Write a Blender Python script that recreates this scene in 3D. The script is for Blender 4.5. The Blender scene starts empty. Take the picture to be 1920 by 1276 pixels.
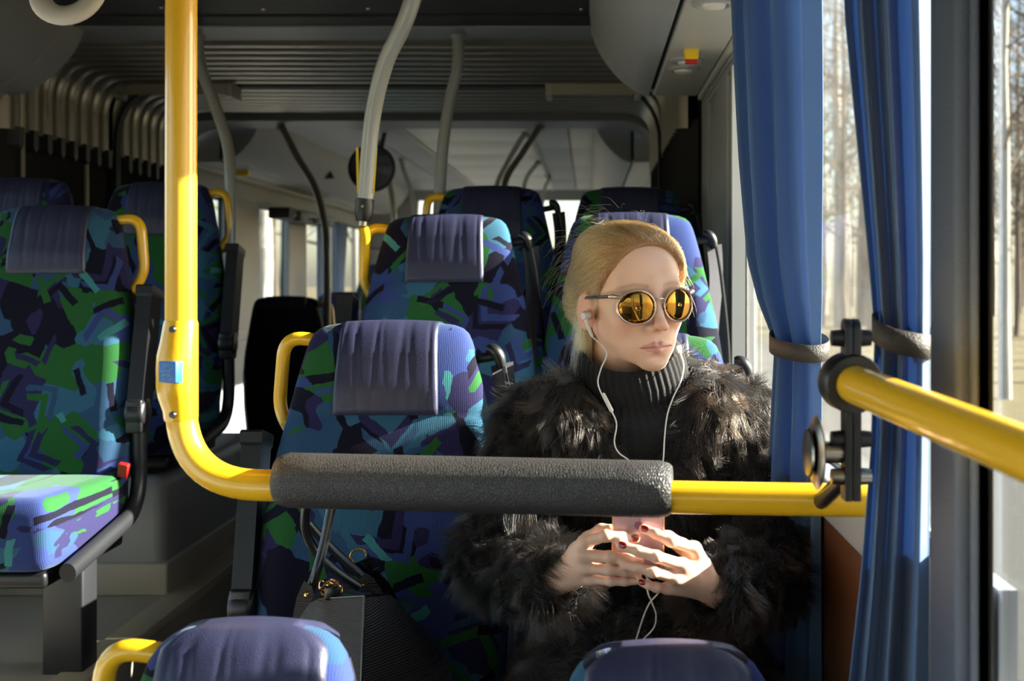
import bpy, bmesh, math, random
import numpy as np
from mathutils import Vector, Matrix

# ------------------------------------------------------------------ camera, sky, sun, exposure
SC = bpy.context.scene
COL = SC.collection
FPX, CX, CY, CZ = 2250.0, 1105.0, 520.0, 1.30      # focal length and principal point in pixels, eye height in metres


def P(px, py, d):
    """a point d metres in front of the camera"""
    return Vector(((px - CX) * d / FPX, d, CZ - (py - CY) * d / FPX))


cam_d = bpy.data.cameras.new('camera')
cam = bpy.data.objects.new('camera', cam_d)
COL.objects.link(cam)
cam.location = (0, 0, CZ)
cam.rotation_euler = (math.radians(90), 0, 0)
cam_d.sensor_width = 36.0
cam_d.lens = 36.0 * FPX / 1920.0
cam_d.shift_x = -(CX - 960.0) / 1920.0
cam_d.shift_y = -(638.0 - CY) / 1920.0
cam_d.clip_start = 0.02
cam_d.clip_end = 500
cam_d.dof.use_dof = True
cam_d.dof.focus_distance = 2.0
cam_d.dof.aperture_fstop = 5.6
SC.camera = cam

SUN_DIR = Vector((1.0, 0.10, 0.435)).normalized()     # towards the sun
w = bpy.data.worlds.new('sky')
SC.world = w
w.use_nodes = True
nt = w.node_tree
nt.nodes.clear()
wo = nt.nodes.new('ShaderNodeOutputWorld')
wb = nt.nodes.new('ShaderNodeBackground')
ws = nt.nodes.new('ShaderNodeTexSky')
ws.sky_type = 'NISHITA'
ws.sun_disc = False
ws.sun_elevation = math.asin(SUN_DIR.z)
ws.sun_rotation = math.atan2(SUN_DIR.x, SUN_DIR.y)
ws.air_density = 1.0
ws.dust_density = 1.5
nt.links.new(ws.outputs[0], wb.inputs[0])
wb.inputs[1].default_value = 0.36
nt.links.new(wb.outputs[0], wo.inputs[0])

sun_d = bpy.data.lights.new('sun', 'SUN')
sun_d.energy = 27.0
sun_d.angle = math.radians(0.6)
sun_d.color = (1.0, 0.93, 0.80)
sun = bpy.data.objects.new('sun', sun_d)
COL.objects.link(sun)
sun.rotation_euler = (-SUN_DIR).to_track_quat('-Z', 'Y').to_euler()
sun.location = (8, 1, 6)

SC.view_settings.view_transform = 'Standard'
SC.view_settings.look = 'None'
SC.view_settings.gamma = 1.0
SC.view_settings.use_curve_mapping = False
SC.view_settings.exposure = 0.4
try:
    SC.cycles.max_bounces = 8
    SC.cycles.diffuse_bounces = 4
    SC.cycles.transparent_max_bounces = 16
    SC.cycles.caustics_reflective = False
    SC.cycles.caustics_refractive = False
    SC.cycles.sample_clamp_indirect = 6.0
    SC.cycles.blur_glossy = 0.5
except Exception:
    pass


# ------------------------------------------------------------------ helpers
def srgb(r, g, b, a=1.0):
    def f(c):
        c /= 255.0
        return c / 12.92 if c <= 0.04045 else ((c + 0.055) / 1.055) ** 2.4
    return (f(r), f(g), f(b), a)


class NT:
    """short node-tree writer"""
    def __init__(self, m):
        self.t = m.node_tree

    def n(self, typ, **kw):
        nd = self.t.nodes.new('ShaderNode' + typ)
        for k, v in kw.items():
            setattr(nd, k, v)
        return nd

    def put(self, sock, v):
        if isinstance(v, bpy.types.NodeSocket):
            self.t.links.new(v, sock)
        else:
            sock.default_value = v

    def math(self, op, a, b=None, c=None, clamp=False):
        nd = self.n('Math', operation=op, use_clamp=clamp)
        self.put(nd.inputs[0], a)
        if b is not None:
            self.put(nd.inputs[1], b)
        if c is not None:
            self.put(nd.inputs[2], c)
        return nd.outputs[0]

    def vmath(self, op, a, b=None):
        nd = self.n('VectorMath', operation=op)
        self.put(nd.inputs[0], a)
        if b is not None:
            self.put(nd.inputs[1], b)
        return nd.outputs[0]

    def mix(self, f, a, b):
        nd = self.n('MixRGB')
        self.put(nd.inputs[0], f)
        self.put(nd.inputs[1], a)
        self.put(nd.inputs[2], b)
        return nd.outputs[0]

    def ramp(self, f, stops, interp='LINEAR'):
        nd = self.n('ValToRGB')
        nd.color_ramp.interpolation = interp
        el = nd.color_ramp.elements
        while len(el) > 1:
            el.remove(el[0])
        el[0].position = stops[0][0]
        el[0].color = stops[0][1]
        for p, c in stops[1:]:
            e = el.new(p)
            e.color = c
        self.put(nd.inputs[0], f)
        return nd.outputs[0]


def new_mat(name):
    m = bpy.data.materials.new(name)
    m.use_nodes = True
    k = NT(m)
    b = m.node_tree.nodes['Principled BSDF']
    return m, k, b


def mat(name, col, rough=0.5, metal=0.0, bump=0.0, scale=200.0, var=0.06, spec=0.5, coat=0.0, sheen=0.0):
    m, k, b = new_mat(name)
    tc = k.n('TexCoord')
    no = k.n('TexNoise')
    no.inputs['Scale'].default_value = scale
    no.inputs['Detail'].default_value = 3
    k.put(no.inputs['Vector'], tc.outputs['Object'])
    no2 = k.n('TexNoise')
    no2.inputs['Scale'].default_value = 6
    no2.inputs['Detail'].default_value = 4
    k.put(no2.inputs['Vector'], tc.outputs['Object'])
    hi = tuple(min(1, c * (1 + var)) for c in col[:3]) + (1,)
    lo = tuple(c * (1 - var) for c in col[:3]) + (1,)
    k.put(b.inputs['Base Color'], k.mix(no2.outputs[0], lo, hi))
    k.put(b.inputs['Roughness'], k.math('ADD', rough - 0.05, k.math('MULTIPLY', no2.outputs[0], 0.1)))
    b.inputs['Metallic'].default_value = metal
    b.inputs['Specular IOR Level'].default_value = spec
    b.inputs['Coat Weight'].default_value = coat
    b.inputs['Sheen Weight'].default_value = sheen
    if bump > 0:
        bp = k.n('Bump')
        bp.inputs['Strength'].default_value = bump
        bp.inputs['Distance'].default_value = 0.002
        k.put(bp.inputs['Height'], no.outputs[0])
        k.put(b.inputs['Normal'], bp.outputs[0])
    return m


def tag(o, label=None, cat=None, group=None, kind=None):
    if label:
        o['label'] = label
    if cat:
        o['category'] = cat
    if group:
        o['group'] = group
    if kind:
        o['kind'] = kind
    return o


def link(name, me, m=None, parent=None):
    o = bpy.data.objects.new(name, me)
    COL.objects.link(o)
    if m is not None and len(me.materials) == 0:
        me.materials.append(m)
    if parent is not None:
        o.parent = parent
    return o


def empty(name, loc=(0, 0, 0), rz=0.0):
    o = bpy.data.objects.new(name, None)
    o.empty_display_size = 0.05
    COL.objects.link(o)
    o.location = loc
    o.rotation_euler = (0, 0, rz)
    return o


def catmull(pts, n=8, closed=False):
    pts = [Vector(p) for p in pts]
    out = []
    N = len(pts)
    rng = range(N) if closed else range(N - 1)
    for i in rng:
        if closed:
            p0, p1, p2, p3 = pts[i - 1], pts[i], pts[(i + 1) % N], pts[(i + 2) % N]
        else:
            p0, p1, p2, p3 = pts[max(i - 1, 0)], pts[i], pts[i + 1], pts[min(i + 2, N - 1)]
        for k in range(n):
            t = k / n
            out.append(0.5 * ((2 * p1) + (p2 - p0) * t + (2 * p0 - 5 * p1 + 4 * p2 - p3) * t * t + (3 * p1 - p0 - 3 * p2 + p3) * t ** 3))
    if not closed:
        out.append(pts[-1])
    return out


def fillet(pts, r, n=8):
    """polyline with rounded corners"""
    pts = [Vector(p) for p in pts]
    out = [pts[0]]
    for i in range(1, len(pts) - 1):
        a, b, c = pts[i - 1], pts[i], pts[i + 1]
        u, v = (a - b), (c - b)
        rr = min(r, u.length * 0.49, v.length * 0.49)
        s, e = b + u.normalized() * rr, b + v.normalized() * rr
        for k in range(n + 1):
            t = k / n
            out.append(s * (1 - t) ** 2 + b * 2 * t * (1 - t) + e * t * t)
    out.append(pts[-1])
    return out


class MB:
    """collects shapes for one mesh"""
    def __init__(self):
        self.v = []
        self.f = []

    def grid(self, rows, close_u=False, close_v=False, flip=False):
        """rows: list of equally long point lists"""
        b = len(self.v)
        nr, nc = len(rows), len(rows[0])
        for r in rows:
            self.v.extend([tuple(p) for p in r])
        for i in range(nr if close_v else nr - 1):
            for j in range(nc if close_u else nc - 1):
                q = (b + i * nc + j, b + i * nc + (j + 1) % nc, b + ((i + 1) % nr) * nc + (j + 1) % nc, b + ((i + 1) % nr) * nc + j)
                self.f.append(q[::-1] if flip else q)
        return self

    def cap(self, ring, flip=False):
        b = len(self.v)
        self.v.extend([tuple(p) for p in ring])
        q = tuple(range(b, b + len(ring)))
        self.f.append(q[::-1] if flip else q)
        return self

    def tube(self, path, r, seg=12, caps=True, closed=False, flat=None, up=None):
        """round (or flat=(a,b) elliptical) tube along a path; r number or list"""
        path = [Vector(p) for p in path]
        n = len(path)
        rr = r if isinstance(r, (list, tuple)) else [r] * n
        tang = []
        for i in range(n):
            if closed:
                t = path[(i + 1) % n] - path[i - 1]
            else:
                t = path[min(i + 1, n - 1)] - path[max(i - 1, 0)]
            if t.length < 1e-9:
                t = Vector((0, 0, 1))
            tang.append(t.normalized())
        nrm = Vector(up) if up is not None else Vector((0, 0, 1))
        if abs(nrm.normalized().dot(tang[0])) > 0.95:
            nrm = Vector((0, 1, 0)) if abs(tang[0].y) < 0.9 else Vector((1, 0, 0))
        rows = []
        for i in range(n):
            t = tang[i]
            if up is not None:
                nrm = Vector(up)
            nrm = (nrm - t * nrm.dot(t))
            if nrm.length < 1e-6:
                nrm = t.orthogonal()
            nrm.normalize()
            bi = t.cross(nrm)
            ea, eb = flat if flat else (1, 1)
            rows.append([path[i] + nrm * (math.cos(2 * math.pi * k / seg) * rr[i] * ea) + bi * (math.sin(2 * math.pi * k / seg) * rr[i] * eb) for k in range(seg)])
        self.grid(rows, close_u=True, close_v=closed)
        if caps and not closed:
            self.cap(rows[0], flip=True)
            self.cap(rows[-1])
        return self

    def ribbon(self, path, width, thick, up):
        """rectangular strap: width along `up` direction made square to the path"""
        path = [Vector(p) for p in path]
        rows = []
        n = len(path)
        for i in range(n):
            t = (path[min(i + 1, n - 1)] - path[max(i - 1, 0)]).normalized()
            u = up[i] if isinstance(up, list) else up
            u = Vector(u)
            u = (u - t * u.dot(t)).normalized()
            s = t.cross(u)
            a, c = u * width / 2, s * thick / 2
            rows.append([path[i] + a + c, path[i] - a + c, path[i] - a - c, path[i] + a - c])
        self.grid(rows, close_u=True)
        self.cap(rows[0], flip=True)
        self.cap(rows[-1])
        return self

    def box(self, x0, x1, y0, y1, z0, z1):
        b = len(self.v)
        self.v.extend([(x, y, z) for z in (z0, z1) for y in (y0, y1) for x in (x0, x1)])
        for q in ((0, 2, 3, 1), (4, 5, 7, 6), (0, 1, 5, 4), (2, 6, 7, 3), (0, 4, 6, 2), (1, 3, 7, 5)):
            self.f.append(tuple(b + i for i in q))
        return self

    def prism(self, outline, axis, a0, a1):
        """outline: list of 2D points; axis 0,1,2 is the extrusion axis"""
        def mk(p, a):
            q = list(p)
            q.insert(axis, a)
            return tuple(q)
        r0 = [mk(p, a0) for p in outline]
        r1 = [mk(p, a1) for p in outline]
        self.grid([r0, r1], close_u=True)
        self.cap(r0, flip=True)
        self.cap(r1)
        return self

    def lathe(self, prof, seg=24, origin=(0, 0, 0), axis=(0, 0, 1)):
        """prof: list of (r, h) along the axis"""
        ax = Vector(axis).normalized()
        u = ax.orthogonal().normalized()
        v = ax.cross(u)
        o = Vector(origin)
        rows = [[o + ax * h + (u * math.cos(2 * math.pi * k / seg) + v * math.sin(2 * math.pi * k / seg)) * max(r, 1e-5) for k in range(seg)] for r, h in prof]
        self.grid(rows, close_u=True)
        return self

    def mesh(self, name, m=None, smooth=True, bevel=0.0, angle=None):
        me = bpy.data.meshes.new(name)
        me.from_pydata(self.v, [], self.f)
        bm = bmesh.new()
        bm.from_mesh(me)
        bmesh.ops.remove_doubles(bm, verts=bm.verts, dist=1e-6)
        bmesh.ops.recalc_face_normals(bm, faces=bm.faces)
        if bevel > 0:
            es = [e for e in bm.edges if len(e.link_faces) == 2 and e.calc_face_angle(0) > 0.5]
            bmesh.ops.bevel(bm, geom=es, offset=bevel, segments=3, profile=0.5, affect='EDGES', clamp_overlap=True)
        if smooth:
            a = math.radians(40) if angle is None else angle
            for f in bm.faces:
                f.smooth = True
            for e in bm.edges:
                if len(e.link_faces) == 2 and e.calc_face_angle(0) > a:
                    e.smooth = False
        bm.to_mesh(me)
        bm.free()
        if m is not None:
            me.materials.append(m)
        return me

    def build(self, name, m, parent=None, smooth=True, bevel=0.0):
        return link(name, self.mesh(name, m, smooth, bevel), None, parent)


def struct(name, mb, m, parent=None, bevel=0.0, label=None, cat=None):
    o = mb.build(name, m, parent, bevel=bevel)
    if parent is None:
        tag(o, label, cat, kind='structure')
    return o


R = lambda z: CZ + z          # height given relative to the eye
# ------------------------------------------------------------------ materials
def fabric_material():
    m, k, b = new_mat('moquette')
    tc = k.n('TexCoord')
    oi = k.n('ObjectInfo')
    co = k.vmath('MULTIPLY', tc.outputs['Object'], (1.0, 0.35, 1.0))
    off = k.n('CombineXYZ')
    k.put(off.inputs[0], k.math('MULTIPLY', oi.outputs['Random'], 7.0))
    k.put(off.inputs[2], k.math('MULTIPLY', oi.outputs['Random'], 13.0))
    co = k.vmath('ADD', co, off.outputs[0])
    wn = k.n('TexNoise')
    wn.inputs['Scale'].default_value = 30
    k.put(wn.inputs['Vector'], co)
    wv = k.vmath('MULTIPLY', k.vmath('SUBTRACT', wn.outputs['Color'], (0.5, 0.5, 0.5)), (0.012, 0.012, 0.012))
    co = k.vmath('ADD', co, wv)

    dark, purple = srgb(17, 15, 38), srgb(37, 32, 84)
    blue, teal = srgb(33, 58, 130), srgb(34, 98, 130)
    green, cyan = srgb(26, 98, 38), srgb(52, 142, 146)
    mid = srgb(30, 76, 116)

    def cells(scale, metric, rot, seed):
        mp = k.n('Mapping')
        mp.inputs['Rotation'].default_value = (0, rot, 0)
        mp.inputs['Location'].default_value = (seed, 0, seed * 0.7)
        k.put(mp.inputs['Vector'], co)
        v = k.n('TexVoronoi', voronoi_dimensions='3D', feature='F1', distance=metric)
        v.inputs['Scale'].default_value = scale
        v.inputs['Randomness'].default_value = 1.0
        k.put(v.inputs['Vector'], mp.outputs[0])
        sc = k.n('SeparateColor')
        k.put(sc.inputs[0], v.outputs['Color'])
        # vector from the cell's centre, in cell units
        lo = k.vmath('SUBTRACT', mp.outputs[0], v.outputs['Position'])
        lo = k.vmath('MULTIPLY', lo, (scale, scale, scale))
        vr = k.n('VectorRotate', rotation_type='Y_AXIS')
        k.put(vr.inputs['Vector'], lo)
        k.put(vr.inputs['Angle'], k.math('MULTIPLY', sc.outputs[2], 6.283))
        sx = k.n('SeparateXYZ')
        k.put(sx.inputs[0], vr.outputs[0])
        return sc.outputs[0], sc.outputs[1], sx.outputs[0], sx.outputs[2]

    r, g, x, z = cells(12.5, 'MANHATTAN', 0.5, 0.0)
    base = k.ramp(r, [(0.0, dark), (0.10, purple), (0.28, mid), (0.48, green), (0.66, blue), (0.80, dark), (0.86, teal)], 'CONSTANT')
    r, g, x, z = cells(7.5, 'CHEBYCHEV', 0.9, 3.1)
    # concentric L-shaped bands
    a = k.math('MAXIMUM', k.math('ABSOLUTE', x), k.math('ABSOLUTE', z))
    a = k.math('ADD', k.math('ABSOLUTE', x), z)
    band = k.math('MULTIPLY', k.math('GREATER_THAN', a, 0.0), k.math('LESS_THAN', a, 0.17))
    band = k.math('MULTIPLY', band, k.math('LESS_THAN', k.math('ABSOLUTE', x), 0.42))
    c2 = k.ramp(r, [(0.0, dark), (0.26, blue), (0.45, green), (0.66, teal), (0.84, purple)], 'CONSTANT')
    base = k.mix(band, base, c2)
    band = k.math('MULTIPLY', k.math('GREATER_THAN', a, 0.24), k.math('LESS_THAN', a, 0.38))
    band = k.math('MULTIPLY', band, k.math('LESS_THAN', k.math('ABSOLUTE', x), 0.38))
    c2 = k.ramp(g, [(0.0, purple), (0.2, green), (0.45, dark), (0.66, mid), (0.86, blue)], 'CONSTANT')
    base = k.mix(band, base, c2)
    r, g, x, z = cells(9.5, 'EUCLIDEAN', -0.4, 9.7)
    st = k.math('MULTIPLY', k.math('LESS_THAN', k.math('ABSOLUTE', x), 0.32), k.math('LESS_THAN', k.math('ABSOLUTE', z), 0.075))
    st = k.math('MULTIPLY', st, k.math('GREATER_THAN', g, 0.3))
    c3 = k.ramp(r, [(0.0, dark), (0.45, cyan), (0.62, green), (0.82, dark)], 'CONSTANT')
    base = k.mix(st, base, c3)
    hs = k.n('HueSaturation')
    hs.inputs['Saturation'].default_value = 0.88
    hs.inputs['Value'].default_value = 0.84
    k.put(hs.inputs['Color'], base)
    k.put(b.inputs['Base Color'], hs.outputs[0])
    b.inputs['Roughness'].default_value = 0.9
    b.inputs['Specular IOR Level'].default_value = 0.15
    b.inputs['Sheen Weight'].default_value = 0.15
    b.inputs['Sheen Roughness'].default_value = 0.35
    b.inputs['Sheen Tint'].default_value = (0.75, 0.9, 1.0, 1)
    # pile: fine rows
    no = k.n('TexNoise')
    no.inputs['Scale'].default_value = 700
    k.put(no.inputs['Vector'], tc.outputs['Object'])
    wv = k.n('TexWave', wave_type='BANDS', bands_direction='X')
    wv.inputs['Scale'].default_value = 90
    wv.inputs['Distortion'].default_value = 2
    k.put(wv.inputs['Vector'], tc.outputs['Object'])
    h = k.math('ADD', no.outputs[0], k.math('MULTIPLY', wv.outputs['Fac'], 0.3))
    bp = k.n('Bump')
    bp.inputs['Strength'].default_value = 0.5
    bp.inputs['Distance'].default_value = 0.0015
    k.put(bp.inputs['Height'], h)
    k.put(b.inputs['Normal'], bp.outputs[0])
    return m


def leather_material(name, col, rough, scale=260, strength=0.35, dist=0.0012):
    m, k, b = new_mat(name)
    tc = k.n('TexCoord')
    vo = k.n('TexVoronoi', feature='DISTANCE_TO_EDGE')
    vo.inputs['Scale'].default_value = scale
    k.put(vo.inputs['Vector'], tc.outputs['Object'])
    no = k.n('TexNoise')
    no.inputs['Scale'].default_value = 9
    no.inputs['Detail'].default_value = 5
    k.put(no.inputs['Vector'], tc.outputs['Object'])
    c = k.mix(no.outputs[0], tuple(x * 0.8 for x in col[:3]) + (1,), tuple(x * 1.2 for x in col[:3]) + (1,))
    k.put(b.inputs['Base Color'], c)
    b.inputs['Roughness'].default_value = rough
    bp = k.n('Bump')
    bp.inputs['Strength'].default_value = strength
    bp.inputs['Distance'].default_value = dist
    k.put(bp.inputs['Height'], k.math('ADD', k.math('MINIMUM', vo.outputs['Distance'], 0.25), k.math('MULTIPLY', no.outputs[0], 0.6)))
    k.put(b.inputs['Normal'], bp.outputs[0])
    return m


def curtain_material():
    m, k, b = new_mat('curtain_satin')
    tc = k.n('TexCoord')
    wv = k.n('TexWave', wave_type='BANDS', bands_direction='Z')
    wv.inputs['Scale'].default_value = 240
    wv.inputs['Distortion'].default_value = 3
    k.put(wv.inputs['Vector'], tc.outputs['Object'])
    no = k.n('TexNoise')
    no.inputs['Scale'].default_value = 5
    k.put(no.inputs['Vector'], tc.outputs['Object'])
    c = k.mix(no.outputs[0], srgb(92, 126, 172), srgb(108, 142, 186))
    k.put(b.inputs['Base Color'], c)
    b.inputs['Roughness'].default_value = 0.5
    b.inputs['Sheen Weight'].default_value = 0.4
    bp = k.n('Bump')
    bp.inputs['Strength'].default_value = 0.15
    bp.inputs['Distance'].default_value = 0.001
    k.put(bp.inputs['Height'], wv.outputs['Fac'])
    k.put(b.inputs['Normal'], bp.outputs[0])
    tr = k.n('BsdfTranslucent')
    k.put(tr.inputs['Color'], c)
    mx = k.n('MixShader')
    mx.inputs[0].default_value = 0.3
    out = [n for n in m.node_tree.nodes if n.type == 'OUTPUT_MATERIAL'][0]
    k.put(mx.inputs[1], b.outputs[0])
    k.put(mx.inputs[2], tr.outputs[0])
    k.put(out.inputs[0], mx.outputs[0])
    return m


def glass_material(name, tint=(0.93, 0.95, 0.94, 1), haze=0.0):
    m, k, b = new_mat(name)
    m.node_tree.nodes.remove(b)
    t = k.n('BsdfTransparent')
    t.inputs[0].default_value = tint
    g = k.n('BsdfGlossy')
    g.inputs['Roughness'].default_value = 0.02
    fr = k.n('Fresnel')
    fr.inputs[0].default_value = 1.33
    mx = k.n('MixShader')
    k.put(mx.inputs[0], k.math('MULTIPLY', fr.outputs[0], 0.35))
    k.put(mx.inputs[1], t.outputs[0])
    k.put(mx.inputs[2], g.outputs[0])
    res = mx.outputs[0]
    if haze > 0:
        # dust on the pane
        d = k.n('BsdfTranslucent')
        d.inputs[0].default_value = (0.85, 0.82, 0.76, 1)
        no = k.n('TexNoise')
        no.inputs['Scale'].default_value = 14
        no.inputs['Detail'].default_value = 6
        tc = k.n('TexCoord')
        k.put(no.inputs['Vector'], tc.outputs['Object'])
        m2 = k.n('MixShader')
        k.put(m2.inputs[0], k.math('MULTIPLY', no.outputs[0], haze))
        k.put(m2.inputs[1], res)
        k.put(m2.inputs[2], d.outputs[0])
        res = m2.outputs[0]
    out = [n for n in m.node_tree.nodes if n.type == 'OUTPUT_MATERIAL'][0]
    k.put(out.inputs[0], res)
    return m


def frit_material():
    m, k, b = new_mat('window_frit')
    tc = k.n('TexCoord')
    mp = k.n('Mapping')
    mp.inputs['Rotation'].default_value = (0.785, 0, 0)
    k.put(mp.inputs['Vector'], tc.outputs['Object'])
    vo = k.n('TexVoronoi', feature='F1')
    vo.inputs['Scale'].default_value = 260
    vo.inputs['Randomness'].default_value = 0.0
    k.put(vo.inputs['Vector'], mp.outputs[0])
    f = k.math('LESS_THAN', vo.outputs['Distance'], 0.25)
    k.put(b.inputs['Base Color'], k.mix(f, srgb(34, 32, 32), srgb(84, 80, 74)))
    b.inputs['Roughness'].default_value = 0.35
    return m


M = {}
M['fabric'] = fabric_material()
M['leather'] = leather_material('headrest_leather', srgb(47, 49, 76), 0.42)
M['foam'] = leather_material('foam_sleeve', srgb(58, 56, 56), 0.42, scale=300, strength=1.0, dist=0.002)
M['yellow'] = mat('yellow_paint', srgb(248, 190, 36), 0.25, coat=0.5, var=0.03)
M['black'] = mat('black_plastic', srgb(24, 24, 28), 0.38, bump=0.1, scale=500)
M['black_rubber'] = mat('black_rubber', srgb(20, 19, 21), 0.7, bump=0.2)
M['shell'] = mat('seat_shell', srgb(30, 31, 36), 0.55, bump=0.15, scale=600)
M['frame'] = mat('seat_frame_paint', srgb(36, 37, 41), 0.4)
M['belt'] = mat('belt_webbing', srgb(58, 58, 68), 0.75, bump=0.4, scale=900)
M['grey_pole'] = mat('grey_pole_paint', srgb(176, 180, 180), 0.3, coat=0.3, var=0.03)
M['dark_pole'] = mat('dark_pole_paint', srgb(150, 150, 148), 0.3, coat=0.2, var=0.03)
M['panel'] = mat('grey_panel', srgb(160, 162, 164), 0.5, bump=0.25, scale=700)
M['panel_light'] = mat('light_panel', srgb(198, 196, 186), 0.5, bump=0.1, scale=500)
M['pillar'] = mat('pillar_plastic', srgb(84, 92, 108), 0.42, bump=0.5, scale=420)
M['ceil_dark'] = mat('dark_ceiling', srgb(34, 30, 30), 0.6)
M['ceil_light'] = mat('pale_ceiling', srgb(222, 220, 212), 0.4)
M['beam'] = mat('roof_beam_paint', srgb(138, 141, 144), 0.45)
M['alu'] = mat('bellows_rib_metal', srgb(168, 162, 150), 0.38, metal=0.6)
M['bellows'] = mat('bellows_rubber', srgb(22, 20, 22), 0.7, bump=0.3)
M['clip'] = mat('clip_plastic', srgb(56, 58, 62), 0.5)
M['beige'] = mat('beige_plastic', srgb(190, 182, 162), 0.5)
M['brown'] = mat('brown_panel', srgb(112, 66, 34), 0.55, bump=0.2, scale=80, var=0.15)
M['floor'] = mat('floor_vinyl', srgb(178, 170, 152), 0.45, bump=0.2, scale=900, var=0.15)
M['floor_dark'] = mat('dark_floor_vinyl', srgb(92, 92, 92), 0.5, bump=0.2, scale=900, var=0.15)
M['edge'] = mat('step_edging', srgb(196, 184, 152), 0.45, var=0.1)
M['box'] = mat('podium_plastic', srgb(158, 160, 158), 0.42, bump=0.15, scale=700)
M['curtain'] = curtain_material()
M['strap'] = mat('strap_webbing', srgb(62, 56, 52), 0.6, bump=0.8, scale=420)
M['glass'] = glass_material('window_glass')
M['glass_dusty'] = glass_material('dusty_glass', haze=0.03)
M['frit'] = frit_material()
M['steel'] = mat('worn_steel', srgb(150, 145, 138), 0.28, metal=1.0)
M['gold'] = mat('gold_metal', srgb(222, 178, 110), 0.22, metal=1.0)
M['blue_button'] = mat('blue_button', srgb(40, 110, 190), 0.35)
M['icon'] = mat('icon_print', srgb(170, 200, 230), 0.5)
M['white'] = mat('white_plastic', srgb(225, 222, 215), 0.35)
M['red'] = mat('red_plastic', srgb(190, 30, 24), 0.4)
M['hub_yellow'] = mat('tag_yellow', srgb(240, 200, 20), 0.45)
M['mirror'] = mat('dark_mirror', srgb(110, 116, 124), 0.08, metal=1.0)
M['road'] = mat('asphalt', srgb(76, 74, 70), 0.85, bump=0.3, scale=60, var=0.12)
M['grass'] = mat('dry_grass', srgb(110, 98, 64), 0.95, bump=0.6, scale=20, var=0.3)
M['bark'] = mat('bark', srgb(92, 80, 68), 0.9, bump=0.6, scale=40, var=0.3)
M['bark_white'] = mat('birch_bark', srgb(170, 164, 154), 0.8, bump=0.3, scale=40, var=0.25)
M['twig'] = mat('twig', srgb(108, 92, 74), 0.9, var=0.2)
# ------------------------------------------------------------------ the bus shell
XR, XL = 0.37, -2.06           # inner faces of the side walls
ZC = 0.80                      # ceiling, above the eye
FLO = -0.16

mb = MB().box(XL, XR + 0.05, -4.5, 11.2, FLO - 0.06, FLO)
struct('floor', mb, M['floor_dark'], label='dark vinyl floor of the bus aisle', cat='floor')

# raised floors
def platform(name, x0, x1, y0, y1, z, m, label, edge_side=None):
    r = empty(name)
    tag(r, label, 'floor', kind='structure')
    MB().box(x0, x1, y0, y1, FLO - 0.01, z).build('floor_slab', m, r)
    if edge_side is not None:
        xe = x1 if edge_side > 0 else x0
        MB().box(xe - 0.07 if edge_side > 0 else xe - 0.006, xe + 0.006 if edge_side > 0 else xe + 0.07, y0, y1, z - 0.025, z + 0.006).build('step_edging', M['edge'], r, bevel=0.003)
    return r


platform('floor_platform', XL, -1.09, 1.6, 3.9, 0.43, M['floor'], 'raised pale floor under the aisle-side seat with worn cream edge', 1)
platform('floor_platform', -0.62, XR, 1.66, 2.55, 0.15, M['floor_dark'], 'raised floor under the seats of the woman and her bag', None)
platform('floor_platform', -0.62, XR, 2.56, 3.35, 0.40, M['floor_dark'], 'raised floor under the second row behind the woman', None)
platform('floor_platform', -0.62, XR, 3.36, 4.2, 0.51, M['floor_dark'], 'raised floor under the row beside the bellows', None)
platform('floor_platform', XL, -1.09, 5.0, 8.0, 0.115, M['floor_dark'], 'raised rear floor by the far windows', None)
platform('floor_platform', XL, -1.09, 8.0, 11.0, 0.325, M['floor_dark'], 'higher rear floor at the far left corner', None)
platform('floor_platform', -1.0, XR, 9.0, 11.1, 0.455, M['floor_dark'], 'rear bench floor below the back window', None)

# cove where the platform meets the side wall (lower left corner of the picture)
cove = []
for i in range(9):
    a = math.radians(90 * i / 8)
    cove.append((-1.62 - 0.14 * math.sin(a), R(-0.87) + 0.14 * (1 - math.cos(a))))
cove += [(-1.80, R(-0.87) + 0.14), (-1.80, R(-0.87) - 0.005), (-1.62, R(-0.87) - 0.005)]
mb = MB().prism([(x, z) for x, z in cove], 1, 2.2, 3.28)
struct('trim_1', mb, M['floor'], label='curved pale floor cove beside the seat leg', cat='trim')

# seat podium
def podium():
    x0, x1, y0, y1, z0, z1 = XL + 0.01, -1.165, 3.29, 4.25, R(-0.87), R(-0.545)
    r = empty('seat_podium', (0, 0, 0))
    tag(r, 'moulded grey podium box under the rear left seats', 'podium')
    MB().box(x0, x1, y0, y1, z0 + 0.0, z1).build('body', M['box'], r, bevel=0.035)
    MB().box(x0, x1 + 0.012, y0 - 0.012, y1, z0, z0 + 0.09).build('skirt', M['floor'], r, bevel=0.006)
    MB().lathe([(0, 0), (0.012, 0), (0.012, 0.004), (0, 0.005)], 16, (x1, 3.47, z0 + 0.14), (1, 0, 0)).build('plug', M['panel'], r)
    return r


podium()


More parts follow.
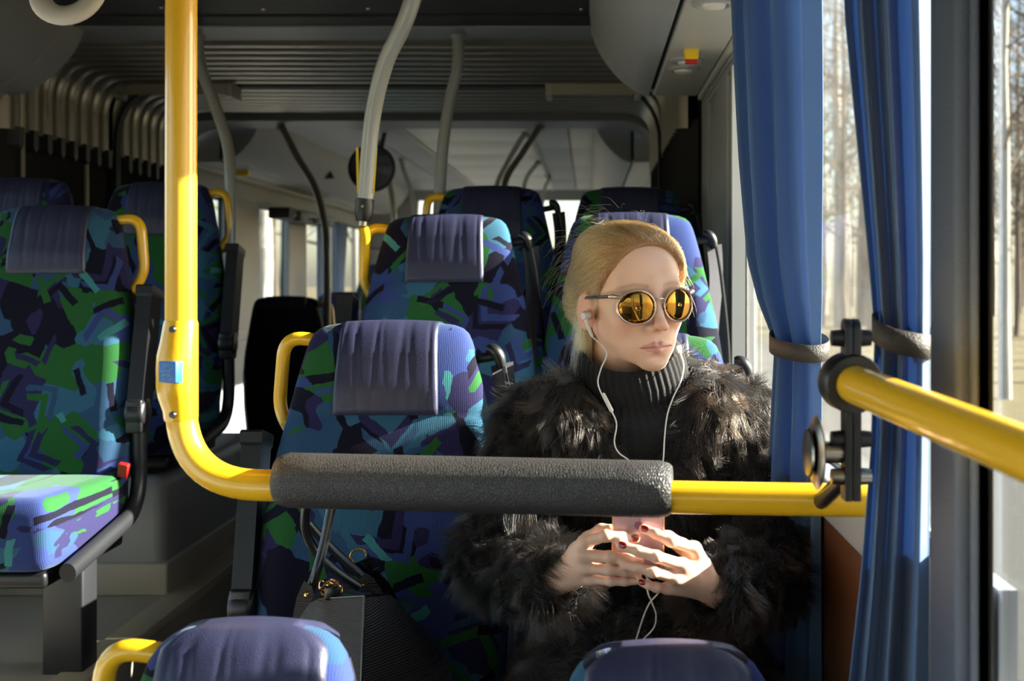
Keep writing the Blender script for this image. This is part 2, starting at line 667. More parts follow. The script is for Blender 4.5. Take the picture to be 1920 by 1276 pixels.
# side walls ---------------------------------------------------------------
def wall_with_windows(name, x_in, sgn, y_runs, sill, head, label):
    """solid strips around openings; sgn +1 wall body towards +x"""
    r = empty(name)
    tag(r, label, 'wall', kind='structure')
    x0, x1 = (x_in, x_in + 0.06) if sgn > 0 else (x_in - 0.06, x_in)
    ya, yb = y_runs[0], y_runs[-1]
    MB().box(x0, x1, ya, yb, FLO - 0.05, sill - 0.06).build('lower_panel', M['brown'], r)
    MB().box(x0 - (0.015 if sgn > 0 else -0.0), x1 + (0.015 if sgn < 0 else 0.0), ya, yb, sill - 0.06, sill).build('ledge', M['panel'], r, bevel=0.012)
    MB().box(x0, x1, ya, yb, head, R(ZC) + 0.02).build('header', M['panel'], r)
    # outer skin below the floor keeps daylight out
    MB().box(x1, x1 + 0.01, ya, yb, FLO - 0.4, sill - 0.06).build('outer_skin', M['panel'], r)
    return r


SILL, HEAD = R(-0.31), R(0.545)
wr = wall_with_windows('wall_right', XR, 1, [1.46, 4.0], SILL, HEAD, 'right bus wall with brown lower panel under the curtained window')
wr2 = wall_with_windows('wall_right_front', XR, 1, [-4.5, 1.195], R(-0.42), HEAD, 'right bus wall below the roadside window')
wl = wall_with_windows('wall_left', XL, -1, [-4.5, 3.95], SILL, HEAD, 'left bus wall ahead of the bellows')
wrb = wall_with_windows('wall_right_rear', XR, 1, [5.9, 11.2], SILL, R(0.45), 'right wall of the rear bus section')
wlb = wall_with_windows('wall_left_rear', XL, -1, [5.9, 11.2], SILL, R(0.45), 'left wall of the rear bus section')


def pillar(parent, x_in, sgn, y0, y1, z0=SILL, z1=HEAD, m='panel', depth=0.05):
    x0, x1 = (x_in, x_in + depth) if sgn > 0 else (x_in - depth, x_in)
    return MB().box(x0, x1, y0, y1, z0 - 0.01, z1 + 0.01).build('pillar', M[m], parent, bevel=0.008)


# right side: panels between window and bellows
for a, b, dx in ((3.10, 3.22, 0.02), (3.235, 3.50, 0.0), (3.515, 3.74, 0.015), (3.755, 4.0, 0.0)):
    pillar(wr, XR + dx * 0.5, 1, a, b)
MB().box(XR + 0.036, XR + 0.055, 1.19, 1.47, FLO - 0.3, SILL).build('backing_panel', M['panel'], wr)
MB().box(XR + 0.036, XR + 0.055, 3.09, 4.05, SILL - 0.02, HEAD + 0.02).build('backing_panel', M['panel'], wr)  # added behind the panel joints to keep sun from leaking through
pillar(wr2, XR - 0.004, 1, 1.20, 1.295, R(-0.95), m='pillar', depth=0.032)
pillar(wr2, XR + 0.008, 1, 1.185, 1.199, R(-0.95), m='pillar', depth=0.02)
pillar(wr2, XR, 1, -0.70, -0.45, R(-0.46))
pillar(wr2, XR, 1, -2.40, -2.15, R(-0.46))
pillar(wr2, XR, 1, -4.50, -4.20, R(-0.46))
for y in (3.7, 1.5, -0.6, -2.3, -4.3):
    pillar(wl, XL, -1, y - 0.12, y + 0.12)
for a, b in ((5.9, 6.0), (6.85, 7.5), (8.25, 8.75), (9.9, 10.1), (11.0, 11.2)):
    pillar(wlb, XL + 0.0, -1, a, b, z1=R(0.45))
for a, b in ((5.9, 6.0), (7.6, 7.8), (9.4, 9.6), (11.0, 11.2)):
    pillar(wrb, XR, 1, a, b, z1=R(0.45))


def window(n, x, y0, y1, z0, z1, label, dusty=False, frit=0.0):
    r = empty('window_%d' % n)
    tag(r, label, 'window', kind='structure')
    MB().box(x, x + 0.006, y0, y1, z0, z1).build('pane', M['glass_dusty' if dusty else 'glass'], r)
    fr = MB()
    t = 0.022 if frit == 0 else 0.004
    fr.box(x - 0.012, x - 0.001, y0, y0 + t, z0, z1)
    fr.box(x - 0.012, x - 0.001, y1 - t, y1, z0, z1)
    fr.box(x - 0.012, x - 0.001, y0 + t, y1 - t, z0, z0 + t)
    fr.box(x - 0.012, x - 0.001, y0 + t, y1 - t, z1 - t, z1)
    fr.build('gasket', M['black_rubber' if frit == 0 else 'frit'], r)
    if frit > 0:
        t = 0.004
        MB().box(x - 0.003, x - 0.001, y1 - t - frit, y1 - t, z0 + t, z1 - t).build('frit_band', M['frit'], r)
    return r


window(1, XR + 0.045, 1.275, 3.12, SILL - 0.02, HEAD + 0.02, 'curtained side window beside the woman', dusty=True)
window(2, XR + 0.026, -0.48, 1.186, R(-0.44), HEAD + 0.02, 'roadside window with dotted black border', frit=0.009)
window(3, XR + 0.045, -2.2, -0.65, R(-0.44), HEAD + 0.02, 'side window ahead of the camera position')
window(4, XR + 0.045, -4.25, -2.35, R(-0.44), HEAD + 0.02, 'front side window by the driver end')
for i, (a, b) in enumerate(((1.6, 3.6), (-0.5, 1.4), (-2.2, -0.7), (-4.2, -2.4))):
    window(5 + i, XL - 0.045, a, b, SILL - 0.02, HEAD + 0.02, ['left window by the aisle seat', 'left window across the aisle', 'left window near the front', 'left window at the front end'][i])
for i, (a, b) in enumerate(((6.0, 6.86), (7.48, 8.27), (8.73, 9.92), (10.08, 11.02))):
    window(9 + i, XL - 0.045, a, b, SILL - 0.02, R(0.46), ['rear left window just behind the bellows', 'bright rear left window with a birch behind', 'rear left window with blue curtains', 'last rear left window'][i])
for i, (a, b) in enumerate(((5.98, 7.62), (7.78, 9.42), (9.58, 11.02))):
    window(13 + i, XR + 0.045, a, b, SILL - 0.02, R(0.46), ['first rear right window', 'second rear right window', 'third rear right window'][i])

# white strip standing in for sunlight on the rear glass edge of window 1
mb = MB()
mb.box(XR - 0.004, XR + 0.03, 3.075, 3.098, SILL, HEAD)
struct('trim_2', mb, M['white'], label='white strip standing in for the sunlit glass edge of the curtained window', cat='trim')

# front end and rear end
r = empty('wall_front')
tag(r, 'front end of the bus with windscreen opening', 'wall', kind='structure')
MB().box(XL - 0.06, XR + 0.06, -4.62, -4.5, FLO - 0.4, R(-0.55)).build('lower_panel', M['panel'], r)
MB().box(XL - 0.06, XR + 0.06, -4.62, -4.5, R(0.62), R(ZC) + 0.02).build('header', M['panel'], r)
window_ws = empty('window_16')
tag(window_ws, 'windscreen at the front end of the bus', 'window', kind='structure')
MB().box(XL, XR, -4.57, -4.56, R(-0.55), R(0.62)).build('pane', M['glass'], window_ws)
r = empty('wall_rear')
tag(r, 'rear end wall of the bus around the back window', 'wall', kind='structure')
MB().box(XL - 0.06, XR + 0.06, 11.2, 11.3, FLO - 0.4, R(0.28)).build('lower_panel', M['panel'], r)
MB().box(XL - 0.06, XR + 0.06, 11.2, 11.3, R(0.72), R(ZC) + 0.02).build('header', M['panel'], r)
MB().box(XL - 0.06, -1.60, 11.2, 11.3, R(0.27), R(0.73)).build('side_panel', M['panel'], r)
MB().box(0.12, XR + 0.06, 11.2, 11.3, R(0.27), R(0.73)).build('side_panel', M['panel'], r)
w17 = empty('window_17')
tag(w17, 'white bright back window at the far end', 'window', kind='structure')
MB().box(-1.60, 0.12, 11.22, 11.23, R(0.28), R(0.72)).build('pane', M['glass'], w17)

# ceilings
mb = MB().box(XL - 0.06, XR + 0.06, -4.6, 3.68, R(ZC), R(ZC) + 0.05)
struct('ceiling', mb, M['ceil_dark'], label='dark ceiling of the front bus section', cat='ceiling')
scr = bpy.data.objects['ceiling']
for px, py in ((302, 14), (494, 17), (690, 16), (1090, 17)):
    d = ZC * FPX / (CY - py)
    p = P(px, py, d)
    MB().lathe([(0, -0.004), (0.006, -0.003), (0.007, 0.0)], 12, (p.x, p.y, R(ZC)), (0, 0, 1)).build('screw', M['steel'], scr)
rc = empty('ceiling_rear')
tag(rc, 'pale panelled ceiling of the rear bus section', 'ceiling', kind='structure')
MB().box(XL - 0.06, XR + 0.06, 6.0, 11.3, R(ZC) + 0.012, R(ZC) + 0.06).build('backing', M['panel'], rc)
for x0, x1, m in ((-0.99, -0.33, 'ceil_light'), (-0.32, -0.12, 'panel'), (-0.11, 0.02, 'panel_light'), (-1.22, -1.0, 'panel'), (-1.5, -1.23, 'panel')):
    n = 4 if m != 'ceil_light' else 6
    for i in range(n):
        a, b = 6.25 + (10.9 - 6.25) * i / n, 6.25 + (10.9 - 6.25) * (i + 1) / n - 0.012
        MB().box(x0, x1, a, b, R(ZC) - 0.004, R(ZC) + 0.014).build('ceiling_panel', M[m], rc, bevel=0.003)
for x in (-0.325, -1.0):
    MB().box(x - 0.012, x + 0.012, 6.25, 10.9, R(ZC) - 0.012, R(ZC) + 0.005).build('lamp_rail', M['alu'], rc)

# transverse roof beam ahead of the bellows
r = empty('trim_3')
tag(r, 'grey roof beam across the ceiling ahead of the bellows', 'beam', kind='structure')
MB().prism([(3.66, R(ZC) + 0.02), (3.66, R(ZC) - 0.006), (3.76, R(ZC) - 0.012), (3.76, R(ZC) + 0.02)], 0, XL, XR).build('beam_front', M['ceil_dark'], r)
MB().prism([(3.761, R(ZC) + 0.02), (3.761, R(ZC) - 0.016), (4.03, R(ZC) - 0.006), (4.03, R(ZC) + 0.02)], 0, XL, XR).build('beam_face', M['beam'], r)
# frame behind the bellows
mbf = MB()
prof = fillet([(XL + 0.02, 5.86, FLO), (XL + 0.02, 5.86, R(ZC - 0.03)), (XR - 0.02, 5.86, R(ZC - 0.03)), (XR - 0.02, 5.86, FLO)], 0.22, 8)
mbf.ribbon(prof, 0.30, 0.05, (0, 1, 0))
struct('trim_4', mbf, M['beam'], label='grey portal frame behind the bellows', cat='frame')


# bellows ------------------------------------------------------------------
def bellows():
    r = empty('bellows', (0, 0, FLO))
    tag(r, 'folded articulation bellows with metal roof ribs and black side pleats', 'bellows')
    ribs = [4.07 + 0.108 * i for i in range(8)] + [5.04 + 0.105 * i for i in range(8)]
    xl, xr = XL + 0.10, XR - 0.06
    z1 = R(ZC)
    base = None
    # roof rib: rounded arch, shallow V-section
    def arch(dy, inset):
        return fillet([(xl + inset, dy, R(0.50)), (xl + inset, dy, z1 - inset), (xr - inset, dy, z1 - inset), (xr - inset, dy, R(0.50))], 0.26, 9)
    mbx = MB()
    rows = [arch(-0.054, -0.02), arch(-0.040, 0.012), arch(-0.012, 0.020), arch(0.012, 0.020), arch(0.040, 0.012), arch(0.054, -0.02)]
    mbx.grid(list(map(list, zip(*rows))))
    rib_me = mbx.mesh('roof_rib', M['alu'], angle=math.radians(60))
    # pleats: vertical V folds on both sides
    def pleat(x, s):
        m2 = MB()
        prof = [(x + s * 0.07, -0.053), (x, 0.0), (x + s * 0.07, 0.053)]
        m2.grid([[(a, b, R(-1.4)) for a, b in prof], [(a, b, R(0.53)) for a, b in prof]])
        return m2.mesh('side_pleat', M['bellows'])
    pl, pr = pleat(xl + 0.015, -1), pleat(xr - 0.015, 1)
    ck = MB()
    ck.prism([(-0.018, 0.06), (-0.018, 0.0), (0.0, -0.016), (0.018, 0.0), (0.018, 0.06)], 0, xl - 0.005, xl + 0.035)
    clip_me = ck.mesh('rib_clip', M['clip'])
    for i, y in enumerate(ribs):
        for nm, me in (('roof_rib', rib_me), ('side_pleat', pl), ('side_pleat', pr)):
            o = link(nm, me, None, r)
            o.location = (0, y, -FLO)
        o = link('rib_clip', clip_me, None, r)
        o.location = (0, y, R(0.45) - FLO)
    # roof skin above and centre ring
    MB().box(xl - 0.06, xr + 0.08, 4.0, 5.9, R(ZC) + 0.03 - FLO, R(ZC) + 0.06 - FLO).build('roof_skin', M['bellows'], r)
    ring = fillet([(xl + 0.02, 4.93, R(-1.3) - FLO), (xl + 0.02, 4.93, R(ZC) - 0.012 - FLO), (xr - 0.02, 4.93, R(ZC) - 0.012 - FLO), (xr - 0.02, 4.93, R(-1.3) - FLO)], 0.25, 8)
    MB().ribbon(ring, 0.05, 0.012, (0, 1, 0)).build('centre_ring', M['bellows'], r)
    MB().box(xl - 0.10, xl - 0.06, 3.95, 5.95, 0, R(ZC) + 0.05 - FLO).build('outer_skin', M['bellows'], r)
    MB().box(xr + 0.06, xr + 0.10, 3.95, 5.95, 0, R(ZC) + 0.05 - FLO).build('outer_skin', M['bellows'], r)
    # pale sealing strips on the wall of the bellows
    for px, d, wdt in ((158, 4.62, 0.016), (32, 4.10, 0.009)):
        MB().box(xl + 0.02, xl + 0.03, d - wdt / 2, d + wdt / 2, R(-0.5) - FLO, R(0.50) - FLO).build('pale_strip', M['beige'], r)
    return r


bellows()


def strip_lamp(x0, x1, label):
    y0, z = 4.83, R(ZC) - 0.045
    r = empty('strip_housing', ((x0 + x1) / 2, y0, z))
    tag(r, label, 'lamp housing', 'beige housings at the bellows')
    hw = (x1 - x0) / 2
    MB().prism([(0, -0.02), (0, 0.03), (0.13, 0.03), (0.13, 0.005)], 0, -hw, hw).build('cover', M['beige'], r, bevel=0.004)
    for s in (-1, 1):
        MB().box(s * hw - 0.012, s * hw + 0.012, -0.006, 0.13, -0.026, 0.03).build('end_cap', M['panel_light'], r, bevel=0.003)
    return r


strip_lamp(-1.92, -1.45, 'beige strip housing under the bellows behind the yellow pole')
strip_lamp(-0.165, 0.20, 'beige strip housing under the bellows near the overhead duct')


# overhead ducts -----------------------------------------------------------
def duct(name, x_of, y0, y1, label, left=False):
    """x_of maps a distance from the wall-side reference to world x"""
    r = empty(name, (x_of(0.15), y1, R(0.58)))
    tag(r, label, 'duct')
    off = Vector((x_of(0.15), y1, R(0.58)))
    prof = catmull([(x_of(-0.01), R(0.85), 0), (x_of(0.0), R(0.80), 0), (x_of(0.03), R(0.72), 0), (x_of(0.085), R(0.645), 0), (x_of(0.145), R(0.596), 0), (x_of(0.19), R(0.58), 0)], 6)
    outl = [(p.x - off.x, p.y - off.z) for p in prof] + [(x_of(0.19) - off.x, R(0.85) - off.z)]
    n_seg = 1
    cuts = [y0, y1 - 0.16, y1]
    for a, b in zip(cuts[:-1], cuts[1:]):
        MB().prism([(x, z) for x, z in outl], 1, a - off.y + 0.003, b - off.y).build('cover', M['panel'], r, bevel=0.0015)
    MB().box(min(x_of(0.193), x_of(0.203)) - off.x, max(x_of(0.193), x_of(0.203)) - off.x, y0 - off.y, y1 - off.y - 0.01, 0.02, 0.2).build('gap', M['black_rubber'], r)
    a, b = sorted((x_of(0.203) - off.x, x_of(0.345) - off.x))
    MB().box(a, b, y0 - off.y, y1 - off.y, 0.0, 0.2).build('service_panel', M['panel_light'], r, bevel=0.006)
    a, b = sorted((x_of(0.348) - off.x, x_of(0.36) - off.x))
    MB().box(a, b, y0 - off.y, y1 - off.y, -0.012, 0.05).build('trim_rail', M['panel_light'], r, bevel=0.002)
    a, b = sorted((x_of(0.362) - off.x, x_of(0.375) - off.x))
    MB().box(a, b, y0 - off.y, y1 - off.y, -0.02, 0.05).build('trim_rail', M['panel'], r, bevel=0.002)
    # nozzles / reading lights on the service panel
    for d in (2.53, 3.20, 3.33, 1.4):
        if y0 < d < y1:
            px = x_of(0.262) - off.x
            n = MB().lathe([(0.047, 0.001), (0.046, -0.006), (0.036, -0.009), (0.030, -0.002), (0.020, -0.001), (0.0, -0.001)], 24, (px, d - off.y, 0.0))
            ring = n.build('nozzle', M['panel'], r)
            MB().lathe([(0.029, -0.002), (0.024, -0.012), (0.0, -0.016)], 20, (px, d - off.y, 0.0)).build('lamp_lens', M['white'], ring)
    return r


duct('overhead_duct', lambda t: t, -3.5, 3.84, 'rounded grey overhead duct above the curtained window')
duct('overhead_duct', lambda t: -1.61 - t * 1.25, -3.5, 3.84, 'rounded dark grey overhead duct in the upper left corner')
duct('overhead_duct', lambda t: t + 0.02, 6.05, 11.0, 'overhead duct in the rear section above the right seats')
duct('overhead_duct', lambda t: -1.66 - t * 1.0, 6.05, 11.0, 'long overhead duct above the rear left windows')

# emergency tag
r = empty('hammer_holder', P(1296, 99, 3.06))
tag(r, 'small yellow emergency hammer tag with red edge under the duct', 'hammer')
mb = MB()
mb.prism([(-0.021, 0.022), (0.021, 0.022), (0.017, -0.018), (-0.016, -0.018)], 1, -0.012, 0.012)
mb.build('holder', M['hub_yellow'], r, bevel=0.003)
MB().prism([(-0.0155, -0.018), (0.0165, -0.018), (0.0155, -0.028), (-0.0145, -0.028)], 1, -0.011, 0.011).build('red_edge', M['red'], r, bevel=0.002)

# white loop in the upper left corner
r = empty('grab_loop', P(128, -20, 2.1))
tag(r, 'pale round grab loop hanging in the upper left corner', 'grab handle')
pts = [(0.05 * math.cos(a), 0.018 * math.sin(a), 0.05 * math.sin(a)) for a in [2 * math.pi * i / 32 for i in range(32)]]
MB().tube(pts, 0.0125, 12, closed=True, flat=(1.0, 1.5)).build('ring', M['white'], r)
MB().tube([(0, 0, 0.045), (0, 0, 0.16)], 0.012, 10).build('strap', M['black'], r)
tp = r.location
MB().box(-0.03, 0.03, -0.03, 0.03, 0.15, R(ZC) - tp.z).build('hanger', M['black'], r)
# ------------------------------------------------------------------ seats
TOP = 1.065
_cache = {}


def lerp_tab(tab, t):
    if t <= tab[0][0]:
        return tab[0][1]
    for (a, va), (b, vb) in zip(tab[:-1], tab[1:]):
        if t <= b:
            s = (t - a) / (b - a)
            return va + (vb - va) * s
    return tab[-1][1]


W_TAB = [(0.34, 0.222), (0.55, 0.228), (0.70, 0.222), (0.80, 0.208), (0.88, 0.190), (0.95, 0.174), (1.00, 0.162), (1.03, 0.153), (1.045, 0.146), (1.056, 0.134), (1.062, 0.116), (1.065, 0.09)]
D_TAB = [(0.34, 0.045), (0.55, 0.055), (0.85, 0.052), (0.895, 0.046), (0.90, 0.044), (0.905, 0.046), (0.95, 0.052), (1.02, 0.046), (1.045, 0.036), (1.058, 0.024), (1.065, 0.006)]


def seat_cy(z):
    return (z - TOP) * 0.215


NARROW = [False]
N_TAB = [(0.34, 0.222), (0.55, 0.222), (0.70, 0.20), (0.80, 0.165), (0.88, 0.142), (0.95, 0.131), (1.00, 0.122), (1.03, 0.112), (1.045, 0.102), (1.056, 0.088), (1.062, 0.072), (1.065, 0.05)]


def seat_w(z):
    return lerp_tab(N_TAB if NARROW[0] else W_TAB, z)


def back_front_y(x, z, off=0.0):
    w_, d = seat_w(z) + off, lerp_tab(D_TAB, z) + off
    q = min(abs(x) / w_, 1.0)
    n = 3.2
    bol = 0.0
    if z < 0.88:
        bol = -0.012 * math.exp(-((q - 0.80) / 0.14) ** 2)
    return seat_cy(z) - d * (1 - q ** n) ** (1 / n) + bol * (1 - q ** 8)


def seat_meshes():
    if _cache:
        return _cache
    for sfx in ('', '_n'):
        NARROW[0] = sfx == '_n'
        # backrest
        zs = [0.34 + 0.028 * i for i in range(20)] + [0.895, 0.90, 0.905, 0.925, 0.95, 0.98, 1.01, 1.03, 1.045, 1.055, 1.061, 1.0645]
        zs = sorted(set(round(z, 4) for z in zs if not (0.885 < z < 0.8949)))
        rows = []
        K = 44
        for z in zs:
            w_, d = seat_w(z), lerp_tab(D_TAB, z)
            ring = []
            for k in range(K):
                a = 2 * math.pi * k / K
                c, s = math.cos(a), math.sin(a)
                x = w_ * math.copysign(abs(c) ** (2 / 3.2), c)
                if s < 0:
                    y = back_front_y(x, z)
                    if abs(c) > 0.999:
                        y = seat_cy(z)
                else:
                    y = seat_cy(z) + d * abs(s) ** (2 / 3.2)
                ring.append((x, y, z))
            rows.append(ring)
        mb = MB().grid(rows, close_u=True)
        mb.cap(rows[0], flip=True)
        mb.cap(rows[-1])
        _cache['backrest' + sfx] = mb.mesh('backrest', M['fabric'], angle=math.radians(75))
        # hard shell behind the backrest
        rows = []
        for z in [0.30 + 0.04 * i for i in range(18)] + [1.0, 1.02]:
            w_, d = seat_w(z) * 0.97, lerp_tab(D_TAB, z)
            rows.append([(w_ * math.sin(t), seat_cy(z) + 0.012 + (d + 0.012) * math.cos(t) ** 0.5 if abs(t) < 1.55 else seat_cy(z) + 0.012, z) for t in [-1.57 + 3.14 * i / 16 for i in range(17)]])
        _cache['shell' + sfx] = MB().grid(rows).mesh('seat_shell', M['shell'], angle=math.radians(75))
        # leather headrest, wraps over the top; gathered folds
        rnd = random.Random(4)
        folds = [(-0.072 + 0.0235 * i + rnd.uniform(-0.011, 0.011), rnd.uniform(0.003, 0.009), rnd.uniform(0.1, 1.0), rnd.uniform(-0.014, 0.014)) for i in range(7)]
        hw = 0.098
        cols = []
        nx = 72
        for i in range(nx + 1):
            x0 = -hw + 2 * hw * i / nx
            e = min(1.0, (hw - abs(x0)) / 0.010)
            offm = -0.004 + 0.0105 * math.sqrt(max(e * (2 - e), 0))
            col = []
            fz = [0.900, 0.905, 0.912] + [0.92 + 0.012 * j for j in range(10)] + [1.036, 1.046, 1.054, 1.060, 1.0635]
            for z in fz:
                x = x0 * (0.97 + 0.03 * math.cos((z - 0.9) * 18))
                if NARROW[0]:
                    x = x0 * min(1.0, (seat_w(z) - 0.006) / hw * 1.02)
                t = max(0.0, min(1.0, (z - 0.89) / 0.16))
                fo = 0.0
                for fx, fw, fa, sl in folds:
                    fo -= fa * 0.0024 * math.exp(-((x - fx - sl * (1 - t)) / fw) ** 2) * (0.15 + 0.85 * t ** 1.5)
                ee = min(1.0, (z - 0.899) / 0.012)
                of = (offm + fo * max(e, 0)) * math.sqrt(max(0, min(1, ee * (2 - ee))))
                y = back_front_y(x, z) - of
                col.append((x, y, z + max(0, (z - 1.02) / 0.045) * (offm * 0.55 + 0.004 * (1 - (x / hw) ** 2))))
            for z in ((1.0635, 1.060, 1.056, 1.052, 1.048, 1.044) if NARROW[0] else (1.0635, 1.058, 1.045, 1.02, 0.99, 0.96)):
                y = seat_cy(z) + lerp_tab(D_TAB, z) * 0.96 + offm
                if NARROW[0]:
                    x1_ = x0 * min(1.0, (seat_w(z) - 0.006) / hw * 1.02)
                else:
                    x1_ = x0
                col.append((x1_, y, z + max(0, (z - 1.02) / 0.045) * (offm * 0.55 + 0.004 * (1 - (x0 / hw) ** 2))))
            cols.append(col)
        _cache['headrest' + sfx] = MB().grid(cols).mesh('headrest_cover', M['leather'], angle=math.radians(80))
    NARROW[0] = False
    # piping seams beside the leather
    # cushion
    rows = []
    yb, yf, hw = -0.10, -0.56, 0.222
    for z, s in ((0.275, 0.90), (0.282, 0.955), (0.30, 0.985), (0.34, 1.0), (0.39, 1.0), (0.415, 0.975), (0.425, 0.93), (0.428, 0.80), (0.429, 0.4)):
        ring = []
        for k in range(96):
            a = 2 * math.pi * (k + 0.5) / 96
            c, sn = math.cos(a), math.sin(a)
            n = 16.0
            x = hw * s * math.copysign(abs(c) ** (2 / n), c)
            y = (yb + yf) / 2 + (yb - yf) / 2 * s * math.copysign(abs(sn) ** (2 / n), sn)
            ring.append((x, y, z + 0.012 * max(0, -(y + 0.33)) / 0.23))
        rows.append(ring)
    mb = MB().grid(rows, close_u=True)
    mb.cap(rows[0], flip=True)
    mb.cap(rows[-1])
    _cache['cushion'] = mb.mesh('cushion', M['fabric'], angle=math.radians(75))
    _cache['pan'] = MB().box(-0.20, 0.20, -0.52, -0.10, 0.245, 0.28).mesh('seat_pan', M['black'], bevel=0.01)
    for s in (-1, 1):
        # yellow grab handle on the aisle side
        q = s
        pts = fillet([(q * 0.125, 0.0, 1.030), (q * 0.203, 0.0, 1.040), (q * 0.214, 0.0, 0.90), (q * 0.178, -0.01, 0.845)], 0.055, 8)
        _cache['handle%d' % s] = MB().tube(pts, 0.0128, 14).mesh('grab_handle', M['yellow'])
        # folded armrest: ribbed block
        mb = MB()
        a0, a1 = Vector((q * 0.243, -0.115, 0.585)), Vector((q * 0.243, -0.045, 0.865))
        ax = (a1 - a0).normalized()
        sd = Vector((1, 0, 0))
        up = ax.cross(sd)
        n = 7
        outl = []
        wd, dp = 0.018, 0.034
        # front face has five flutes
        fr = []
        for i in range(21):
            t = i / 20
            fr.append((-wd + 2 * wd * t, -dp - (0.0025 if (i // 2) % 2 == 0 else 0.0)))
        outl = fr + [(wd, dp), (-wd, dp)]
        rows = []
        for t, sc in ((0, 0.9), (0.02, 1), (0.90, 1), (0.92, 1.12), (0.985, 1.15), (1.0, 1.05)):
            c = a0 + (a1 - a0) * t
            rows.append([c + sd * (x * sc) + up * (-y * sc) for x, y in outl])
        mb.grid(rows, close_u=True)
        mb.cap(rows[0], flip=True)
        mb.cap(rows[-1])
        _cache['armrest%d' % s] = mb.mesh('armrest', M['black'], angle=math.radians(30))
        mb = MB()
        mb.lathe([(0.0, -0.026), (0.030, -0.024), (0.036, -0.016), (0.036, 0.016), (0.030, 0.024), (0.0, 0.026)], 20, (q * 0.243, -0.125, 0.565), (1, 0, 0))
        mb.box(q * 0.243 - 0.02, q * 0.243 + 0.02, -0.155, -0.095, 0.52, 0.60)
        _cache['hinge%d' % s] = mb.mesh('armrest_hinge', M['black'], bevel=0.006)
        pts = fillet([(q * 0.243, -0.118, 0.56), (q * 0.243, -0.112, 0.335), (q * 0.238, -0.50, 0.275)], 0.10, 10)
        _cache['sideframe%d' % s] = MB().tube(pts, 0.021, 14, flat=(1.0, 0.85)).mesh('side_frame', M['frame'])
        # leg: two upright plates
        mb = MB()
        mb.box(q * 0.17 - 0.045, q * 0.17 + 0.045, -0.37, -0.29, 0.0, 0.26)
        _cache['leg%d' % s] = mb.mesh('leg', M['frame'], bevel=0.006)
        mb = MB()
        mb.box(q * 0.17 - 0.06, q * 0.17 + 0.06, -0.41, -0.25, 0.0, 0.018)
        _cache['foot%d' % s] = mb.mesh('foot_plate', M['black'], bevel=0.004)
        # belt guide at the top corner
        mb = MB()
        mb.tube([(q * 0.150, 0.0, 0.995), (q * 0.195, -0.004, 1.003)], 0.0095, 10)
        _cache['stalk%d' % s] = mb.mesh('belt_stalk', M['black'])
        mb = MB()
        path = catmull([(q * 0.180, -0.006, 1.016), (q * 0.192, -0.008, 1.015), (q * 0.203, -0.008, 1.002), (q * 0.208, -0.008, 0.980)], 5)
        rr = [0.0075 + 0.005 * math.sin(math.pi * i / (len(path) - 1)) for i in range(len(path))]
        mb.tube(path, rr, 12, flat=(1.0, 1.3))
        _cache['guide%d' % s] = mb.mesh('belt_guide', M['black'])
        mb = MB()
        pts = catmull([(q * 0.208, 0.0, 0.988), (q * 0.214, 0.012, 0.90), (q * 0.205, 0.02, 0.72), (q * 0.215, 0.0, 0.50), (q * 0.22, -0.02, 0.36)], 6)
        ups = [Vector((math.cos(0.5 + 0.7 * i / len(pts)), math.sin(0.5 + 0.7 * i / len(pts)), 0)) for i in range(len(pts))]
        mb.ribbon(pts, 0.046, 0.0018, ups)
        _cache['belt%d' % s] = mb.mesh('seat_belt', M['belt'])
        mb = MB()
        mb.tube(catmull([(q * 0.212, -0.014, 0.985), (q * 0.226, -0.01, 0.90), (q * 0.244, 0.0, 0.72), (q * 0.246, -0.02, 0.50)], 5), 0.0045, 8)
        _cache['cable%d' % s] = mb.mesh('belt_edge', M['black'])
    _cache['buckle'] = MB().box(-0.012, 0.012, -0.008, 0.008, 0, 0.035).mesh('buckle', M['red'], bevel=0.003)
    return _cache


def make_seat(x, top_d, floor_z, label, aisle=0, belt=0, rz=0.0, group=None, buckle=False, leg=None, short=False, nar=''):
    """x, top_d: where the middle of the headrest stands; aisle: side of the yellow handle, -1 or +1; belt likewise"""
    c = seat_meshes()
    r = empty('bus_seat', (x, top_d, floor_z), rz)
    tag(r, label, 'seat', group)
    link('backrest', c['backrest' + nar], None, r)
    link('headrest_cover', c['headrest' + nar], None, r)
    link('seat_shell', c['shell' + nar], None, r)
    link('cushion', c['cushion'], None, r)
    link('seat_pan', c['pan'], None, r)
    if aisle:
        for n, k in (('grab_handle', 'handle'), ('armrest', 'armrest'), ('armrest_hinge', 'hinge'), ('side_frame', 'sideframe')):
            o = link(n, c['%s%d' % (k, aisle)], None, r)
            if nar and k == 'handle':
                o.location.x = -0.036 * aisle
    s = aisle if aisle else -1
    if not short:
        lg = link('leg', c['leg%d' % s], None, r)
        link('foot_plate', c['foot%d' % s], None, lg)
    if belt:
        for n, k in (('belt_stalk', 'stalk'), ('belt_guide', 'guide'), ('seat_belt', 'belt'), ('belt_edge', 'cable')):
            link(n, c['%s%d' % (k, belt)], None, r)
    if buckle:
        o = link('buckle', c['buckle'], None, r)
        o.location = (0.225, -0.17, 0.42)
        o.rotation_euler = (0.25, 0.2, 0)
    return r


